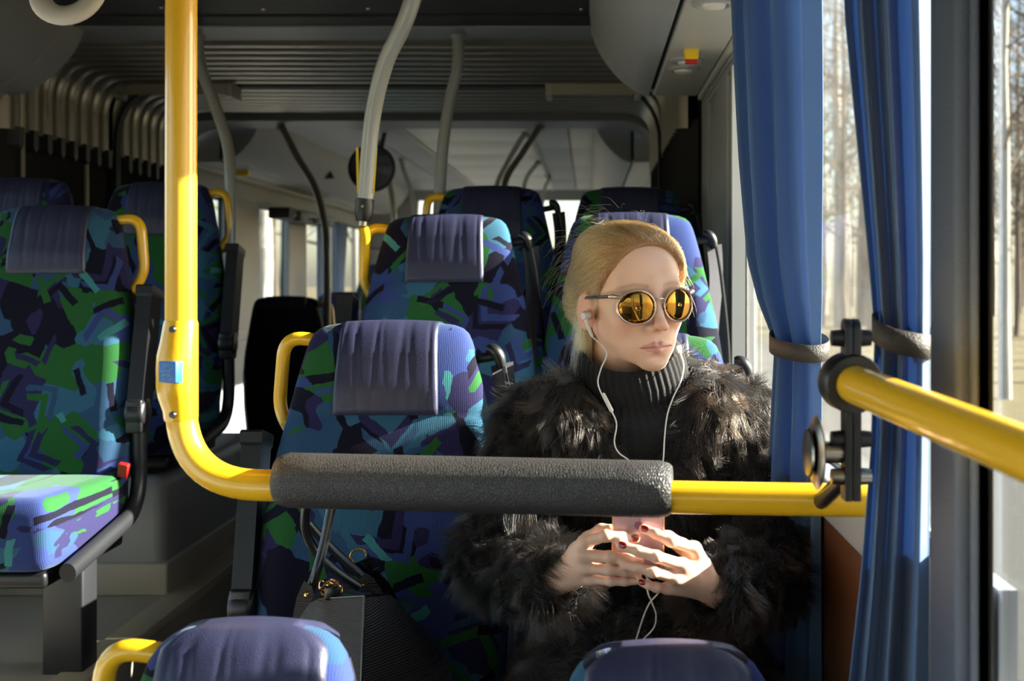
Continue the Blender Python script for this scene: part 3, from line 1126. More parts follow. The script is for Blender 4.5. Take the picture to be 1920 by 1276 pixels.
G1 = 'patterned bus seats on the right side'
G2 = 'patterned bus seats on the left side'
make_seat(-0.392, 1.39, R(-0.402 - TOP), 'nearest bus seat at the bottom edge with yellow handle, before the handbag', aisle=-1, belt=0, group=G1, nar='_n')
make_seat(0.090, 1.39, R(-0.428 - TOP), 'nearest bus seat at the bottom edge, before the woman', aisle=0, group=G1, nar='_n')
make_seat(-0.373, 2.27, R(-0.086 - TOP), 'empty patterned bus seat beside the woman, behind the handbag', aisle=-1, belt=1, group=G1)
make_seat(0.096, 2.29, R(-0.110 - TOP), 'patterned bus seat the woman sits on', aisle=0, belt=1, group=G1)
make_seat(-0.356, 3.02, R(0.154 - TOP), 'sunlit patterned seat behind the empty seat, under the pale pole', aisle=-1, belt=1, group=G1)
make_seat(0.106, 3.02, R(0.158 - TOP), 'sunlit patterned seat directly behind the head of the woman', aisle=0, belt=1, group=G1)
make_seat(-0.305, 3.77, R(0.282 - TOP), 'shaded third-row seat behind the seat under the pale pole', aisle=-1, belt=1, group=G1)
make_seat(0.125, 3.77, R(0.278 - TOP), 'shaded third-row seat next to the window pillar', aisle=0, belt=1, group=G1)
make_seat(-1.325, 3.00, R(0.175 - TOP), 'patterned aisle seat left of the tall yellow pole', aisle=1, group=G2, buckle=True)
make_seat(-1.350, 3.80, R(0.297 - TOP), 'patterned seat on the podium, half hidden by the yellow pole', aisle=1, group=G2, short=True)
make_seat(-1.80, 3.80, R(0.310 - TOP), 'shaded patterned seat at the left edge before the bellows', aisle=0, group=G2, short=True)
make_seat(-1.40, 5.55, R(-0.09 - TOP), 'bus seat turned away showing its black back, beyond the aisle', aisle=-1, rz=math.pi, group='rear seats')
make_seat(-1.44, 7.4, R(-0.12 - TOP), 'distant blue rear seat behind the turned-away seat', aisle=1, group='rear seats')
make_seat(-1.42, 6.7, R(-0.085 - TOP), 'distant rear seat with its headrest just right of the dark curved pole', aisle=0, group='rear seats')
bpy.context.view_layer.update()
bpy.data.objects['bus_seat.013'].location.x = -1.36
make_seat(-1.47, 8.6, R(0.09 - TOP), 'taller distant rear seat near the yellow handle under the pale pole', aisle=0, group='rear seats')
make_seat(-0.30, 9.6, R(0.22 - TOP), 'dark rear seat below the bright back window', aisle=0, group='rear seats')
# ------------------------------------------------------------------ yellow rails and grey poles
def yellow_barrier():
    base = P(341, 520, 1.585)
    r = empty('grab_rail', (base.x, base.y, R(-0.28)))
    tag(r, 'tall yellow grab pole bending into a horizontal rail with a black foam sleeve', 'grab rail')
    off = r.location
    L = lambda v: Vector(v) - off
    path = [P(341, -40, 1.585), P(339, 600, 1.585), P(339, 905, 1.585), P(1260, 932, 1.50), P(1640, 938, 1.48)]
    path[0].z = R(ZC)
    pth = fillet(path, 0.105, 14)
    # straighten: sample extra
    MB().tube([L(p) for p in pth], 0.0205, 20).build('tube', M['yellow'], r)
    # foam sleeve
    a, b = P(522, 899, 1.567), P(1260, 917, 1.50)
    ax = (b - a).normalized()
    pts = [a, a + ax * 0.004, a + ax * 0.012] + [a + (b - a) * (0.03 + 0.94 * i / 12) for i in range(13)] + [b - ax * 0.012, b - ax * 0.004, b]
    rr = [0.029, 0.0325, 0.0345] + [0.0355] * 13 + [0.0345, 0.0325, 0.029]
    cen = Vector((0, 0, 0.0))
    MB().tube([L(p) + cen for p in pts], rr, 32).build('foam_sleeve', M['foam'], r)
    # button housing: bulge on the camera and left side of the pole
    mb = MB()
    prof = [(600, 0.0), (606, 1.0), (640, 1.25), (665, 1.5), (690, 1.55), (725, 1.55), (745, 1.4), (770, 1.05), (782, 1.0), (788, 0.0)]
    rows = []
    for py, s in prof:
        c = P(339, py, 1.585)
        ring = []
        bul = max(0.0, s - 1.0)
        for k in range(28):
            t = 2 * math.pi * k / 28
            x, y = math.cos(t), math.sin(t)
            rad = 0.0222 if s > 0 else 0.0208
            # squarish front pad
            xx = rad * x - (0.012 * bul if x < 0 else 0.0)
            yy = rad * y - (0.016 * bul if y < 0 else 0.0)
            ring.append(L(c + Vector((xx, yy, 0))))
        rows.append(ring)
    mb.grid(rows, close_u=True)
    h = mb.build('button_housing', M['yellow'], r)
    for py in (617, 777):
        c = P(325, py, 1.585 - 0.0215)
        MB().lathe([(0.0, 0.004), (0.0042, 0.0035), (0.005, 0.0), (0.005, -0.004)], 14, L(c), (-0.35, -1, 0)).build('screw', M['black'], h)
    # blue button with pram icon
    bc = P(316, 697, 1.585 - 0.0305)
    bt = empty('button_mount')
    bpy.data.objects.remove(bt)
    ang = -0.42
    cs, sn = math.cos(ang), math.sin(ang)
    def BP(u, v, wv):
        """button plane: u across, v up, w outward"""
        return L(bc) + Vector((u * cs - wv * (-sn) * -1 * -1, 0, 0)) * 0 + Vector((u * cs + wv * sn, -wv * cs + u * sn * -1 * -1, v))
    mb = MB()
    out = [(-0.0145, -0.0140), (0.0145, -0.0140), (0.0145, 0.0140), (-0.0145, 0.0140)]
    r0 = [BP(u, v, -0.012) for u, v in out]
    r1 = [BP(u, v, 0.003) for u, v in out]
    mb.grid([r0, r1], close_u=True)
    mb.cap(r0, flip=True)
    mb.cap(r1)
    btn = mb.build('call_button', M['blue_button'], r, bevel=0.0015)
    ic = MB()
    def stroke(pts, closed=False):
        ic.tube([BP(u, v, 0.0032) for u, v in pts], 0.00035, 6, closed=closed)
    stroke([(-0.009, 0.001), (-0.008, 0.005), (-0.004, 0.0085), (0.0005, 0.0088), (0.0005, 0.002), (-0.009, 0.001)])
    stroke([(-0.0095, 0.001), (-0.007, -0.003), (0.004, -0.003), (0.0065, 0.001), (0.0005, 0.002)])
    stroke([(0.0065, 0.001), (0.0085, 0.0055), (0.0105, 0.0058)])
    for cx_ in (-0.0065, 0.0045):
        stroke([(cx_ + 0.0026 * math.cos(t), -0.0068 + 0.0026 * math.sin(t)) for t in [2 * math.pi * i / 16 for i in range(16)]], True)
    stroke([(-0.004, -0.003), (-0.0055, -0.005)])
    stroke([(0.001, -0.003), (0.0035, -0.005)])
    ic.build('pram_icon', M['icon'], btn)
    return r


yellow_barrier()


def window_rail():
    a, b = P(1597, 718, 1.28), P(1960, 866, 0.86)
    r = empty('window_rail', a)
    tag(r, 'blurred yellow handrail along the window with black clamp and steel disc', 'grab rail')
    L = lambda v: Vector(v) - a
    d = (b - a).normalized()
    MB().tube([L(a - d * 0.02), L(a), L(a + (b - a) * 0.5), L(b), L(b + d * 0.35)], 0.0205, 24).build('tube', M['yellow'], r)
    # clamp ring
    mb = MB()
    rows = []
    mb.lathe([(0.0215, -0.022), (0.030, -0.022), (0.032, -0.018), (0.032, 0.008), (0.030, 0.012), (0.0215, 0.012)], 28, L(a), d)
    mb.build('clamp_ring', M['black'], r)
    # vertical split bracket: two plates
    side = Vector((1, 0, 0))
    for k, s in enumerate((-1, 1)):
        mb = MB()
        outl = []
        for i in range(9):
            t = math.pi * i / 8
            outl.append((0.013 * math.cos(t), 0.058 + 0.011 * math.sin(t)))
        outl += [(-0.013, 0.035), (-0.018, 0.0), (-0.013, -0.03), (-0.012, -0.125), (0.012, -0.125), (0.013, -0.03), (0.018, 0.0), (0.013, 0.035)]
        x0 = 0.0045 * s
        mb.prism([(y + 0.004, z) for y, z in outl], 0, x0 - 0.0042, x0 + 0.0042)
        mb.build('bracket_plate', M['black'], r, bevel=0.0012)
    for z in (0.048, -0.060, -0.100):
        mb = MB().lathe([(0, -0.022), (0.0085, -0.021), (0.0095, -0.012), (0.0095, 0.012), (0.0085, 0.021), (0, 0.022)], 14, (0, 0.004, z), (1, 0, 0))
        mb.build('bolt', M['black' if z != -0.100 else 'steel'], r)
    # steel disc on a stub towards the aisle
    mb = MB().lathe([(0, -0.049), (0.012, -0.0485), (0.025, -0.046), (0.0265, -0.044), (0.016, -0.042), (0.037, -0.038), (0.040, -0.036), (0.037, -0.034), (0.012, -0.031), (0.012, -0.008)], 40, (0, 0.01, -0.075), (1, 0.03, 0))
    mb.build('disc', M['steel'], r)
    # arm back to the wall
    MB().tube([(0.0, 0.01, -0.10), (0.004, 0.08, -0.12), (0.004, 0.20, -0.165)], 0.010, 10).build('rear_arm', M['black'], r)
    return r


window_rail()


def pole(pts, rad, label, m='grey_pole', rounded=0.25, extra=None):
    pts = [Vector(p) for p in pts]
    base = pts[-1].copy()
    r = empty('grab_pole', base)
    tag(r, label, 'pole')
    MB().tube([p - base for p in catmull(pts, 8)], rad, 16).build('tube', M[m], r)
    t = pts[0] - base
    MB().lathe([(rad * 1.0, -0.02), (rad * 1.35, -0.016), (rad * 1.5, 0.0), (0, 0.0)], 16, t).build('ceiling_collar', M[m], r)
    if extra:
        extra(r, base)
    return r


def ferrule(r, base):
    # black ferrule and yellow stripes near the foot
    a = P(684, 372, 2.93) - base
    b = P(681, 414, 2.93) - base
    ax = (b - a).normalized()
    MB().lathe([(0.019, 0.0), (0.0225, 0.002), (0.0225, 0.036), (0.019, 0.050), (0.017, 0.056), (0.0, 0.056)], 20, a, ax).build('ferrule', M['black'], r)
    MB().lathe([(0.0, 0.0), (0.0035, 0.0005), (0.0035, 0.002), (0.0, 0.0025)], 12, P(680, 386, 2.93 - 0.0225) - base, (0, -1, 0)).build('ferrule_screw', M['steel'], r)
    MB().tube([a, b + ax * 0.012], 0.011, 10).build('stub', M['steel'], r)
    # yellow Y-piece down to the seat handle
    pts = catmull([P(680, 424, 2.95) - base, P(684, 440, 2.96) - base, P(684, 470, 2.98) - base, P(682, 520, 3.0) - base], 5)
    MB().tube(pts, 0.0128, 12).build('y_branch', M['yellow'], r)
    for px, qx in ((670, 672), (705, 699)):
        MB().ribbon([P(px, 276, 2.90) - base, P(qx, 362, 2.92) - base], 0.006, 0.006, (0, 1, 0)).build('yellow_stripe', M['hub_yellow'], r)


def at_ceiling(px, d, z=ZC):
    return Vector(((px - CX) * d / FPX, d, R(z)))


pole([at_ceiling(818, 2.66), P(765, 25, 2.72), P(722, 120, 2.80), P(697, 230, 2.88), P(685, 372, 2.93)], 0.0195, 'thick pale curved pole ending in a black ferrule above the yellow seat handle', extra=ferrule)
pole([at_ceiling(859, 3.92), P(858, 125, 3.86), P(843, 190, 3.84), P(829, 290, 3.82), P(821, 440, 3.78)], 0.0185, 'straight grey pole with a slight bend in the centre of the bus')
pole([at_ceiling(371, 3.93), P(376, 125, 3.88), P(402, 195, 3.86), P(426, 270, 3.84), P(432, 340, 3.82), P(432, 475, 3.80)], 0.0185, 'grey curved pole just right of the tall yellow pole')
pole([at_ceiling(527, 5.88, 0.74), P(530, 240, 5.8), P(558, 295, 5.7), P(590, 350, 5.6), P(607, 410, 5.55), P(613, 480, 5.5), P(613, 700, 5.5)], 0.0165, 'dark thin curved pole beyond the bellows on the left', 'dark_pole')
pole([at_ceiling(1012, 5.88, 0.74), P(1004, 250, 5.8), P(978, 290, 5.75), P(948, 340, 5.7), P(940, 420, 5.7)], 0.0165, 'dark curved pole beyond the bellows in the centre', 'dark_pole')
pole([at_ceiling(986, 6.6, 0.79), P(976, 262, 6.55), P(952, 305, 6.5), P(932, 350, 6.5), P(925, 420, 6.5)], 0.0165, 'grey curved pole just behind the dark centre pole')
pole([at_ceiling(1010, 8.2, 0.79), P(1004, 310, 8.15), P(985, 340, 8.1), P(975, 400, 8.1)], 0.0165, 'small distant grey pole under the pale ceiling')
pole([at_ceiling(1026, 9.4, 0.79), P(1030, 335, 9.3), P(1020, 360, 9.3), P(1012, 420, 9.3)], 0.0165, 'farthest small grey pole before the back window')
pole([at_ceiling(709, 7.0, 0.79), P(716, 290, 6.95), P(730, 340, 6.9), P(739, 410, 6.85), P(741, 540, 6.85)], 0.0165, 'distant curved grey pole right of the round mirror')
pole([at_ceiling(752, 8.0, 0.79), P(757, 320, 7.95), P(771, 360, 7.9), P(780, 420, 7.9), P(782, 540, 7.9)], 0.0165, 'second distant grey pole behind the pale pole')

# round interior mirror
c = P(697, 315, 6.6)
r = empty('round_mirror', c)
tag(r, 'round dark mirror hanging behind the pale pole', 'mirror')
MB().lathe([(0, -0.012), (0.12, -0.010), (0.125, -0.004)], 32, (0, 0, 0), (0, 1, 0)).build('glass', M['mirror'], r)
MB().lathe([(0.118, -0.014), (0.130, -0.012), (0.132, 0.01), (0.10, 0.02), (0, 0.025)], 32, (0, 0, 0), (0, 1, 0)).build('rim', M['black'], r)
MB().tube([(0.05, 0.01, 0.10), (0.07, 0.01, R(ZC) - c.z)], 0.012, 8).build('bracket', M['black'], r)

# square dark bracket by the mirror, door drive above the rear left door
r = empty('door_drive', (-1.96, 8.05, R(0.42)))
tag(r, 'dark door mechanism above the rear left window', 'mechanism')
rd = random.Random(2)
MB().box(-0.05, 0.09, -0.55, 0.75, -0.05, 0.02).build('housing', M['black'], r, bevel=0.01)
MB().tube([(0.09, -0.5, -0.02), (0.1, 0.0, -0.045), (0.09, 0.6, -0.02)], 0.012, 8).build('rod', M['steel'], r)
MB().lathe([(0, -0.02), (0.035, -0.018), (0.035, 0.018), (0, 0.02)], 16, (0.10, 0.05, -0.04), (0, 0, 1)).build('drive_wheel', M['clip'], r)
for y in (-0.35, 0.35):
    MB().box(0.07, 0.12, y - 0.04, y + 0.04, -0.06, 0.0).build('carriage', M['clip'], r, bevel=0.005)
# small yellow lamp tag, triangular vent
p = P(453, 324, 6.4)
o = MB().box(-0.04, 0.04, -0.02, 0.02, -0.016, 0.016).build('emergency_hammer', M['hub_yellow'], None, bevel=0.008)
o.location = (p.x, p.y, p.z)
tag(o, 'tiny yellow emergency hammer below the rear left duct', 'hammer')
p = P(613, 322, 7.9)
o = MB().prism([(-0.055, -0.05), (0.05, -0.045), (0.0, 0.055)], 1, -0.02, 0.02).build('warning_triangle', M['black'], None, bevel=0.004)
o.location = (p.x, p.y, p.z)
tag(o, 'dark triangular speaker grille under the rear left duct', 'grille')
# ------------------------------------------------------------------ curtains
def curtain(name, near, far, z0, z1, tie, widths, nf, amp, seed, label, group=None, strap=True, warp=1.0):
    """near/far: (x, y) of the two ends on the rail; widths: [(z, s, shift)] gathered width along the height"""
    rnd = random.Random(seed)
    base = Vector((near[0], near[1], z0))
    r = empty(name, base)
    tag(r, label, 'curtain', group)
    nv, nu = 70, 26 * nf
    N, Fv = Vector((near[0], near[1], 0)), Vector((far[0], far[1], 0))
    dirv = Fv - N
    nrm = Vector((-dirv.y, dirv.x, 0)).normalized()
    if nrm.x > 0:
        nrm = -nrm
    ph = [rnd.uniform(-0.5, 0.5) for _ in range(nf + 2)]
    am = [rnd.uniform(0.6, 1.25) for _ in range(nf + 2)]
    wt = [(z, s) for z, s, h in widths]
    ht = [(z, h) for z, s, h in widths]
    rows = []
    for j in range(nv + 1):
        z = z0 + (z1 - z0) * j / nv
        s = lerp_tab(wt, z)
        sh = lerp_tab(ht, z)
        row = []
        for i in range(nu + 1):
            u = i / nu
            fu = (u ** warp) * nf
            k = int(min(fu, nf - 1e-6))
            a = am[k] * (1 - (fu - k)) + am[k + 1] * (fu - k)
            wob = 0.10 * math.sin(z * 5 + k * 1.7 + seed)
            t = 2 * math.pi * (fu + ph[k] * 0.1 + wob * 0.3)
            f = math.sin(t) + 0.25 * math.sin(2 * t + 1.0)
            lat = math.cos(t) * 0.35 * (1.0 / nf) * 0.5
            g = 1.0 if s > 0.95 else 0.55 + 0.45 * s
            p = N + dirv * ((u + lat) * s + sh) + nrm * (amp * a * f * g + amp)
            row.append(Vector((p.x, p.y, z)) - base)
        rows.append(row)
    mb = MB().grid(rows)
    cl = mb.build('cloth', M['curtain'], r)
    md = cl.modifiers.new('thick', 'SOLIDIFY')
    md.thickness = 0.0015
    if strap:
        s, sh = lerp_tab(wt, tie), lerp_tab(ht, tie)
        a, b = N + dirv * (sh + 0.03), N + dirv * (sh + s - 0.0)
        c = (a + b) / 2 + nrm * amp
        hx = (b - a).length / 2 + 0.006
        hy = amp * 1.55
        d = dirv.normalized()
        pts = []
        for k in range(40):
            t = 2 * math.pi * k / 40
            q = c + d * (hx * math.copysign(abs(math.cos(t)) ** 0.8, math.cos(t))) + nrm * (hy * math.sin(t))
            pts.append(Vector((q.x, q.y, tie + 0.012 * math.cos(t + 0.6))) - base)
        m2 = MB()
        rows = []
        for dz in (-0.014, 0.014):
            rows.append([p + Vector((0, 0, dz)) for p in pts])
        m2.grid(rows, close_u=True)
        so = m2.build('tieback', M['strap'], r)
        md = so.modifiers.new('thick', 'SOLIDIFY')
        md.thickness = 0.002
    rl = MB().tube([Vector((near[0] - 0.0, near[1] - 0.05, z1 + 0.005)) - base, Vector((far[0], far[1] + 0.05, z1 + 0.005)) - base], 0.008, 8)
    rl.build('rail', M['panel'], r)
    return r


zt, zb = R(0.54), R(-0.72)
curtain('window_curtain', (0.391, 1.90), (0.276, 2.045), zb, zt, R(-0.108), [(zb, 0.80, 0.0), (R(-0.35), 0.66, 0.0), (R(-0.20), 0.60, 0.0), (R(-0.108), 0.54, 0.02), (R(-0.04), 0.74, 0.0), (R(0.03), 0.86, 0.0), (R(0.2), 0.95, 0.0), (zt, 1.08, 0.0)], 3, 0.024, 3,
        'blue curtain tied with a dark strap beside the woman', 'blue window curtains', warp=1.4)
curtain('window_curtain', (0.402, 1.385), (0.300, 1.415), R(-0.60), zt, R(-0.066), [(R(-0.60), 0.95, 0.06), (R(-0.35), 0.72, 0.05), (R(-0.2), 0.62, 0.05), (R(-0.066), 0.58, 0.05), (R(0.02), 0.66, 0.03), (R(0.3), 0.92, 0.0), (zt, 1.0, 0.0)], 3, 0.023, 8,
        'blue curtain tied by a loose webbing strap behind the black clamp', 'blue window curtains', warp=1.6)
for i, (y0, lab) in enumerate(((8.80, 'distant blue curtain beside the dark curved pole'), (9.45, 'distant blue curtain right of the dark curved pole'))):
    curtain('window_curtain', (XL + 0.09, y0), (XL + 0.09, y0 + 0.34), R(-0.35), R(0.43), R(-0.05), [(R(-0.35), 0.7, 0), (R(-0.05), 0.6, 0), (R(0.43), 1.0, 0)], 4, 0.02, 11 + i, lab, 'distant rear curtains', strap=False)


# ------------------------------------------------------------------ handbag
def ribbed_leather():
    m, k, b = new_mat('ribbed_leather')
    tc = k.n('TexCoord')
    wv = k.n('TexWave', wave_type='BANDS', bands_direction='Z')
    wv.inputs['Scale'].default_value = 75
    wv.inputs['Distortion'].default_value = 1.2
    wv.inputs['Detail'].default_value = 2
    wv.inputs['Detail Scale'].default_value = 0.6
    k.put(wv.inputs['Vector'], tc.outputs['Object'])
    b.inputs['Base Color'].default_value = srgb(84, 80, 78)
    b.inputs['Roughness'].default_value = 0.3
    bp = k.n('Bump')
    bp.inputs['Strength'].default_value = 0.9
    bp.inputs['Distance'].default_value = 0.0025
    k.put(bp.inputs['Height'], wv.outputs['Fac'])
    k.put(b.inputs['Normal'], bp.outputs[0])
    return m


M['bag'] = ribbed_leather()
M['bag_smooth'] = mat('black_leather', srgb(26, 25, 28), 0.25, bump=0.15, scale=300, coat=0.3)


def handbag():
    base = Vector((-0.37, 1.98, R(-0.74)))
    r = empty('handbag', base)
    tag(r, 'black ribbed leather handbag with gold fittings on the empty seat', 'handbag')
    L = lambda v: Vector(v) - base
    # key outline in the picture: near corner seam runs down at x=690
    T = lambda px, py, d: L(P(px, py, d))
    top = [T(560, 1140, 1.97), T(598, 1122, 1.90), T(683, 1117, 1.83), T(729, 1113, 1.93), T(752, 1130, 1.99), T(700, 1100, 2.06), T(620, 1092, 2.06)]
    bot = [Vector((p.x, p.y, 0.0)) for p in top]
    sp = [(-0.035, 0.02), (-0.02, -0.02), (0.0, -0.045), (0.075, -0.01), (0.09, 0.01), (0.04, 0.03), (-0.02, 0.03)]
    rows = []
    hN = 14
    for j in range(hN + 1):
        t = j / hN
        row = []
        for i in range(len(top)):
            b2 = bot[i] + Vector((sp[i][0], sp[i][1], 0))
            p = b2 * (1 - t) + top[i] * t
            bulge = 0.030 * math.sin(math.pi * min(1, t * 1.05)) * (1.0 if i in (3, 4) else 0.35)
            cdir = Vector((p.x, p.y - 0.0, 0))
            if cdir.length > 1e-5:
                p = p + cdir.normalized() * bulge * (1.0 if i in (3, 4) else 0.3)
            row.append(p)
        # refine around with straight sides, keep corner seam
        fine = []
        n = len(row)
        for i in range(n):
            a, c = row[i], row[(i + 1) % n]
            for k in range(5):
                fine.append(a + (c - a) * k / 5)
        rows.append(fine)
    mb = MB().grid(rows, close_u=True)
    mb.cap(rows[0], flip=True)
    body = mb.build('body', M['bag'], r)
    # recessed top with zip
    ctr = sum(top, Vector()) / len(top)
    inner = [p * 0.82 + ctr * 0.18 - Vector((0, 0, 0.006)) for p in top]
    m2 = MB()
    m2.grid([top, inner], close_u=True)
    m2.cap(inner)
    m2.build('top_panel', M['bag'], r)
    # seam pipings
    MB().tube(catmull([r_[10] + Vector((0, -0.001, 0)) for r_ in rows], 3), 0.0022, 8).build('corner_piping', M['bag_smooth'], r)
    MB().tube(top[1:4], 0.0020, 8).build('rim_piping', M['bag_smooth'], r)
    # handles
    h1 = catmull([T(576, 1120, 1.90), T(592, 1075, 1.90), T(606, 1025, 1.91), T(617, 970, 1.92), T(622, 930, 1.93), T(606, 905, 1.95), T(580, 925, 1.97), T(572, 985, 1.985), T(590, 1030, 1.995), T(628, 1068, 2.0), T(675, 1100, 2.01)], 8)
    MB().tube(h1, 0.0078, 14).build('handle', M['bag_smooth'], r)
    h2 = catmull([T(578, 980, 2.03), T(600, 1005, 2.035), T(640, 1045, 2.04), T(690, 1090, 2.04), T(712, 1125, 2.04)], 8)
    MB().tube(h2, 0.0078, 14).build('handle', M['bag_smooth'], r)
    # handle tabs with rivets
    def tab(pts, riv, d):
        mb = MB()
        f = [T(x, y, d) for x, y in pts]
        bk = [p + Vector((0, 0.005, 0)) for p in f]
        mb.grid([f, bk], close_u=True)
        mb.cap(f, flip=True)
        mb.cap(bk)
        t = mb.build('handle_tab', M['bag'], r)
        MB().lathe([(0, 0.004), (0.003, 0.0035), (0.0046, 0.001), (0.005, -0.001)], 14, T(riv[0], riv[1], d - 0.001), (-0.1, -1, 0.1)).build('rivet', M['gold'], t)
    tab([(569, 1090), (584, 1100), (588, 1115), (580, 1130), (560, 1160), (548, 1160), (556, 1120)], (575, 1114), 1.885)
    tab([(684, 1074), (700, 1085), (715, 1108), (708, 1112), (680, 1100), (673, 1086)], (684, 1095), 2.03)
    # gold chain and ring
    rd = random.Random(5)
    for i in range(7):
        c = T(604 + i * 5.5, 1098 + 9 * math.sin(i * 1.3), 1.90)
        a, b2 = rd.uniform(0, 3), rd.uniform(0, 3)
        u = Vector((math.cos(a), 0.3, math.sin(a))).normalized()
        v = u.cross(Vector((math.sin(b2), math.cos(b2), 0.4))).normalized()
        MB().tube([c + u * 0.008 * math.cos(t) + v * 0.006 * math.sin(t) for t in [2 * math.pi * k / 16 for k in range(16)]], 0.0016, 8, closed=True).build('chain_link', M['gold'], r)
    c = T(623, 1110, 1.885)
    MB().box(c.x - 0.012, c.x + 0.012, c.y - 0.005, c.y + 0.005, c.z - 0.012, c.z + 0.010).build('padlock', M['bag_smooth'], r, bevel=0.003)
    c = T(672, 1042, 2.05)
    MB().tube([c + Vector((0.0135 * math.cos(t), 0.004 * math.sin(t), 0.0115 * math.sin(t))) for t in [math.pi * (0.0 + 1.35 * k / 14) for k in range(15)]], 0.0018, 8).build('ring', M['gold'], r)
    MB().ribbon([T(678, 1050, 2.052), T(690, 1075, 2.055), T(715, 1100, 2.06), T(740, 1150, 2.07), T(790, 1290, 2.08)], 0.030, 0.003, (1, 0, 0.4)).build('shoulder_strap', M['bag_smooth'], r)
    MB().tube([T(700, 1068, 2.045), T(711, 1063, 2.045)], 0.0013, 6).build('pin', M['gold'], r)
    return r


handbag()

# ------------------------------------------------------------------ outside
GZ = -0.62
mb = MB().box(-60, 9.0, -60, 140, GZ - 0.3, GZ)
struct('road', mb, M['road'], label='pale asphalt road outside the windows', cat='road')
mb = MB()
rows = []
rd = random.Random(1)
for i in range(25):
    y = -80 + 320 * i / 24
    rows.append([(x, y, GZ + (0.04 if j else 0.01) + 0.3 * math.sin(y * 0.05 + j) * (j > 2) * 0.4) for j, x in enumerate((5.2, 5.6, 9, 14, 25, 50, 120, 260))])
mb.grid(rows)
struct('ground', mb, M['grass'], label='dry yellow grass verge and field beyond the road', cat='ground')
mb = MB()
rows = [[(x, y, GZ + 0.03) for x in (-5.5, -8, -20, -60, -260)] for y in (-80, 0, 60, 240)]
mb.grid(rows)
struct('ground_left', mb, M['grass'], label='dry grass beyond the left windows', cat='ground')


def tree(x, y, h, seed, label, birch=True, rad=0.10, group=None, lean=0.0, n1=26):
    rnd = random.Random(seed)
    r = empty('birch_tree' if birch else 'bare_tree', (x, y, GZ + 0.02))
    tag(r, label, 'tree', group)
    pts = []
    px, py = 0.0, 0.0
    for i in range(11):
        t = i / 10
        px += rnd.uniform(-0.06, 0.06) + lean * 0.1
        py += rnd.uniform(-0.06, 0.06)
        pts.append(Vector((px * (t > 0), py * (t > 0), h * t)))
    tr = MB().tube(pts, [rad * (1 - 0.9 * i / 10) + 0.012 for i in range(11)], 9)
    tr.build('trunk', M['bark_white' if birch else 'bark'], r)
    br = MB()

    def limb(p, d, ln, rd_, lev):
        n = 4
        q = [p]
        for i in range(n):
            d = (d + Vector((rnd.uniform(-.25, .25), rnd.uniform(-.25, .25), rnd.uniform(-.15, .25)))).normalized()
            q.append(q[-1] + d * ln / n)
        br.tube(q, [rd_ * (1 - 0.75 * i / n) for i in range(n + 1)], 4 if lev else 5, caps=False)
        if lev < 2:
            for i in range(5 if lev == 0 else 4):
                a = q[rnd.randint(1, n)]
                dd = (d + Vector((rnd.uniform(-1, 1), rnd.uniform(-1, 1), rnd.uniform(-.5, .7)))).normalized()
                limb(a, dd, ln * rnd.uniform(.4, .65), rd_ * 0.5, lev + 1)

    for i in range(n1):
        t = rnd.uniform(0.22, 0.98)
        k = t * 10
        i0 = int(min(k, 9))
        p = pts[i0].lerp(pts[i0 + 1], k - i0)
        a = rnd.uniform(0, 2 * math.pi)
        limb(p, Vector((math.cos(a), math.sin(a), rnd.uniform(0.2, 0.9))).normalized(), h * rnd.uniform(.16, .3) * (1.15 - t * 0.7), rad * 0.35 * (1.1 - t), 0)
    o = br.build('branches', M['twig'], r, smooth=False)
    tag(o, kind='stuff')
    return r


tree(6.45, 18.6, 13, 1, 'white birch trunk nearest the roadside window', True, 0.085)
GT = 'bare trees beyond the road'
rt = random.Random(77)
spots = [(9.4, 25.0, 15, True), (8.0, 21.5, 12, True), (12.5, 31, 16, False), (10.8, 27.5, 13, True), (15.0, 38, 17, False), (13.0, 34.5, 15, True), (18.5, 45, 16, False), (20.0, 52.0, 17, False), (16.5, 47.0, 15, True),
         (24.0, 60.0, 17, False), (22.0, 66.0, 18, False), (11.5, 42.0, 15, False), (14.0, 55.0, 16, False), (9.2, 33.0, 13, False), (26.0, 72.0, 17, False)]
for i, (x, y, h, bi) in enumerate(spots):
    tree(x, y, h, 100 + i, 'pale bare birch among the trees beyond the road' if bi else 'bare dark tree beyond the road', bi, rt.uniform(0.09, 0.15), GT, n1=20)
GL = 'bare trees beyond the left windows'
for i, (x, y, h, bi) in enumerate([(-9.6, 35.5, 12, True), (-10.5, 44, 13, False), (-10.2, 48, 13, True), (-14.5, 57, 14, False), (-13.2, 68, 14, True), (-16.5, 63, 14, False)]):
    tree(x, y, h, 300 + i, 'bare tree beyond the rear left windows', bi, 0.3 if bi else 0.16, GL, n1=16)

# wood far behind: copies of the bare trees, one uncountable mass
tl = empty('treeline', (14, 70, GZ))
tag(tl, 'hazy leafless wood far beyond the road', 'wood', kind='stuff')
src = [o for o in bpy.data.objects if o.name.startswith(('bare_tree', 'birch_tree')) and o.type == 'EMPTY']
rt = random.Random(9)
for i in range(64):
    d = rt.uniform(38, 120)
    x_ = d * rt.uniform(0.10, 0.42)
    if x_ < 7:
        x_ = 7 + rt.uniform(0, 4)
    s_ = src[i % len(src)]
    sc_ = rt.uniform(0.7, 1.15)
    rz_ = rt.uniform(0, 6.28)
    for ch in s_.children:
        c = ch.copy()
        COL.objects.link(c)
        c.parent = tl
        c.location = (x_ - 14, d - 70, 0)
        c.rotation_euler = (0, 0, rz_)
        c.scale = (sc_,) * 3
        for k_ in list(c.keys()):
            if k_ in ('label', 'category', 'group'):
                del c[k_]
# ------------------------------------------------------------------ the woman: one body surface from a distance field
f32 = np.float32


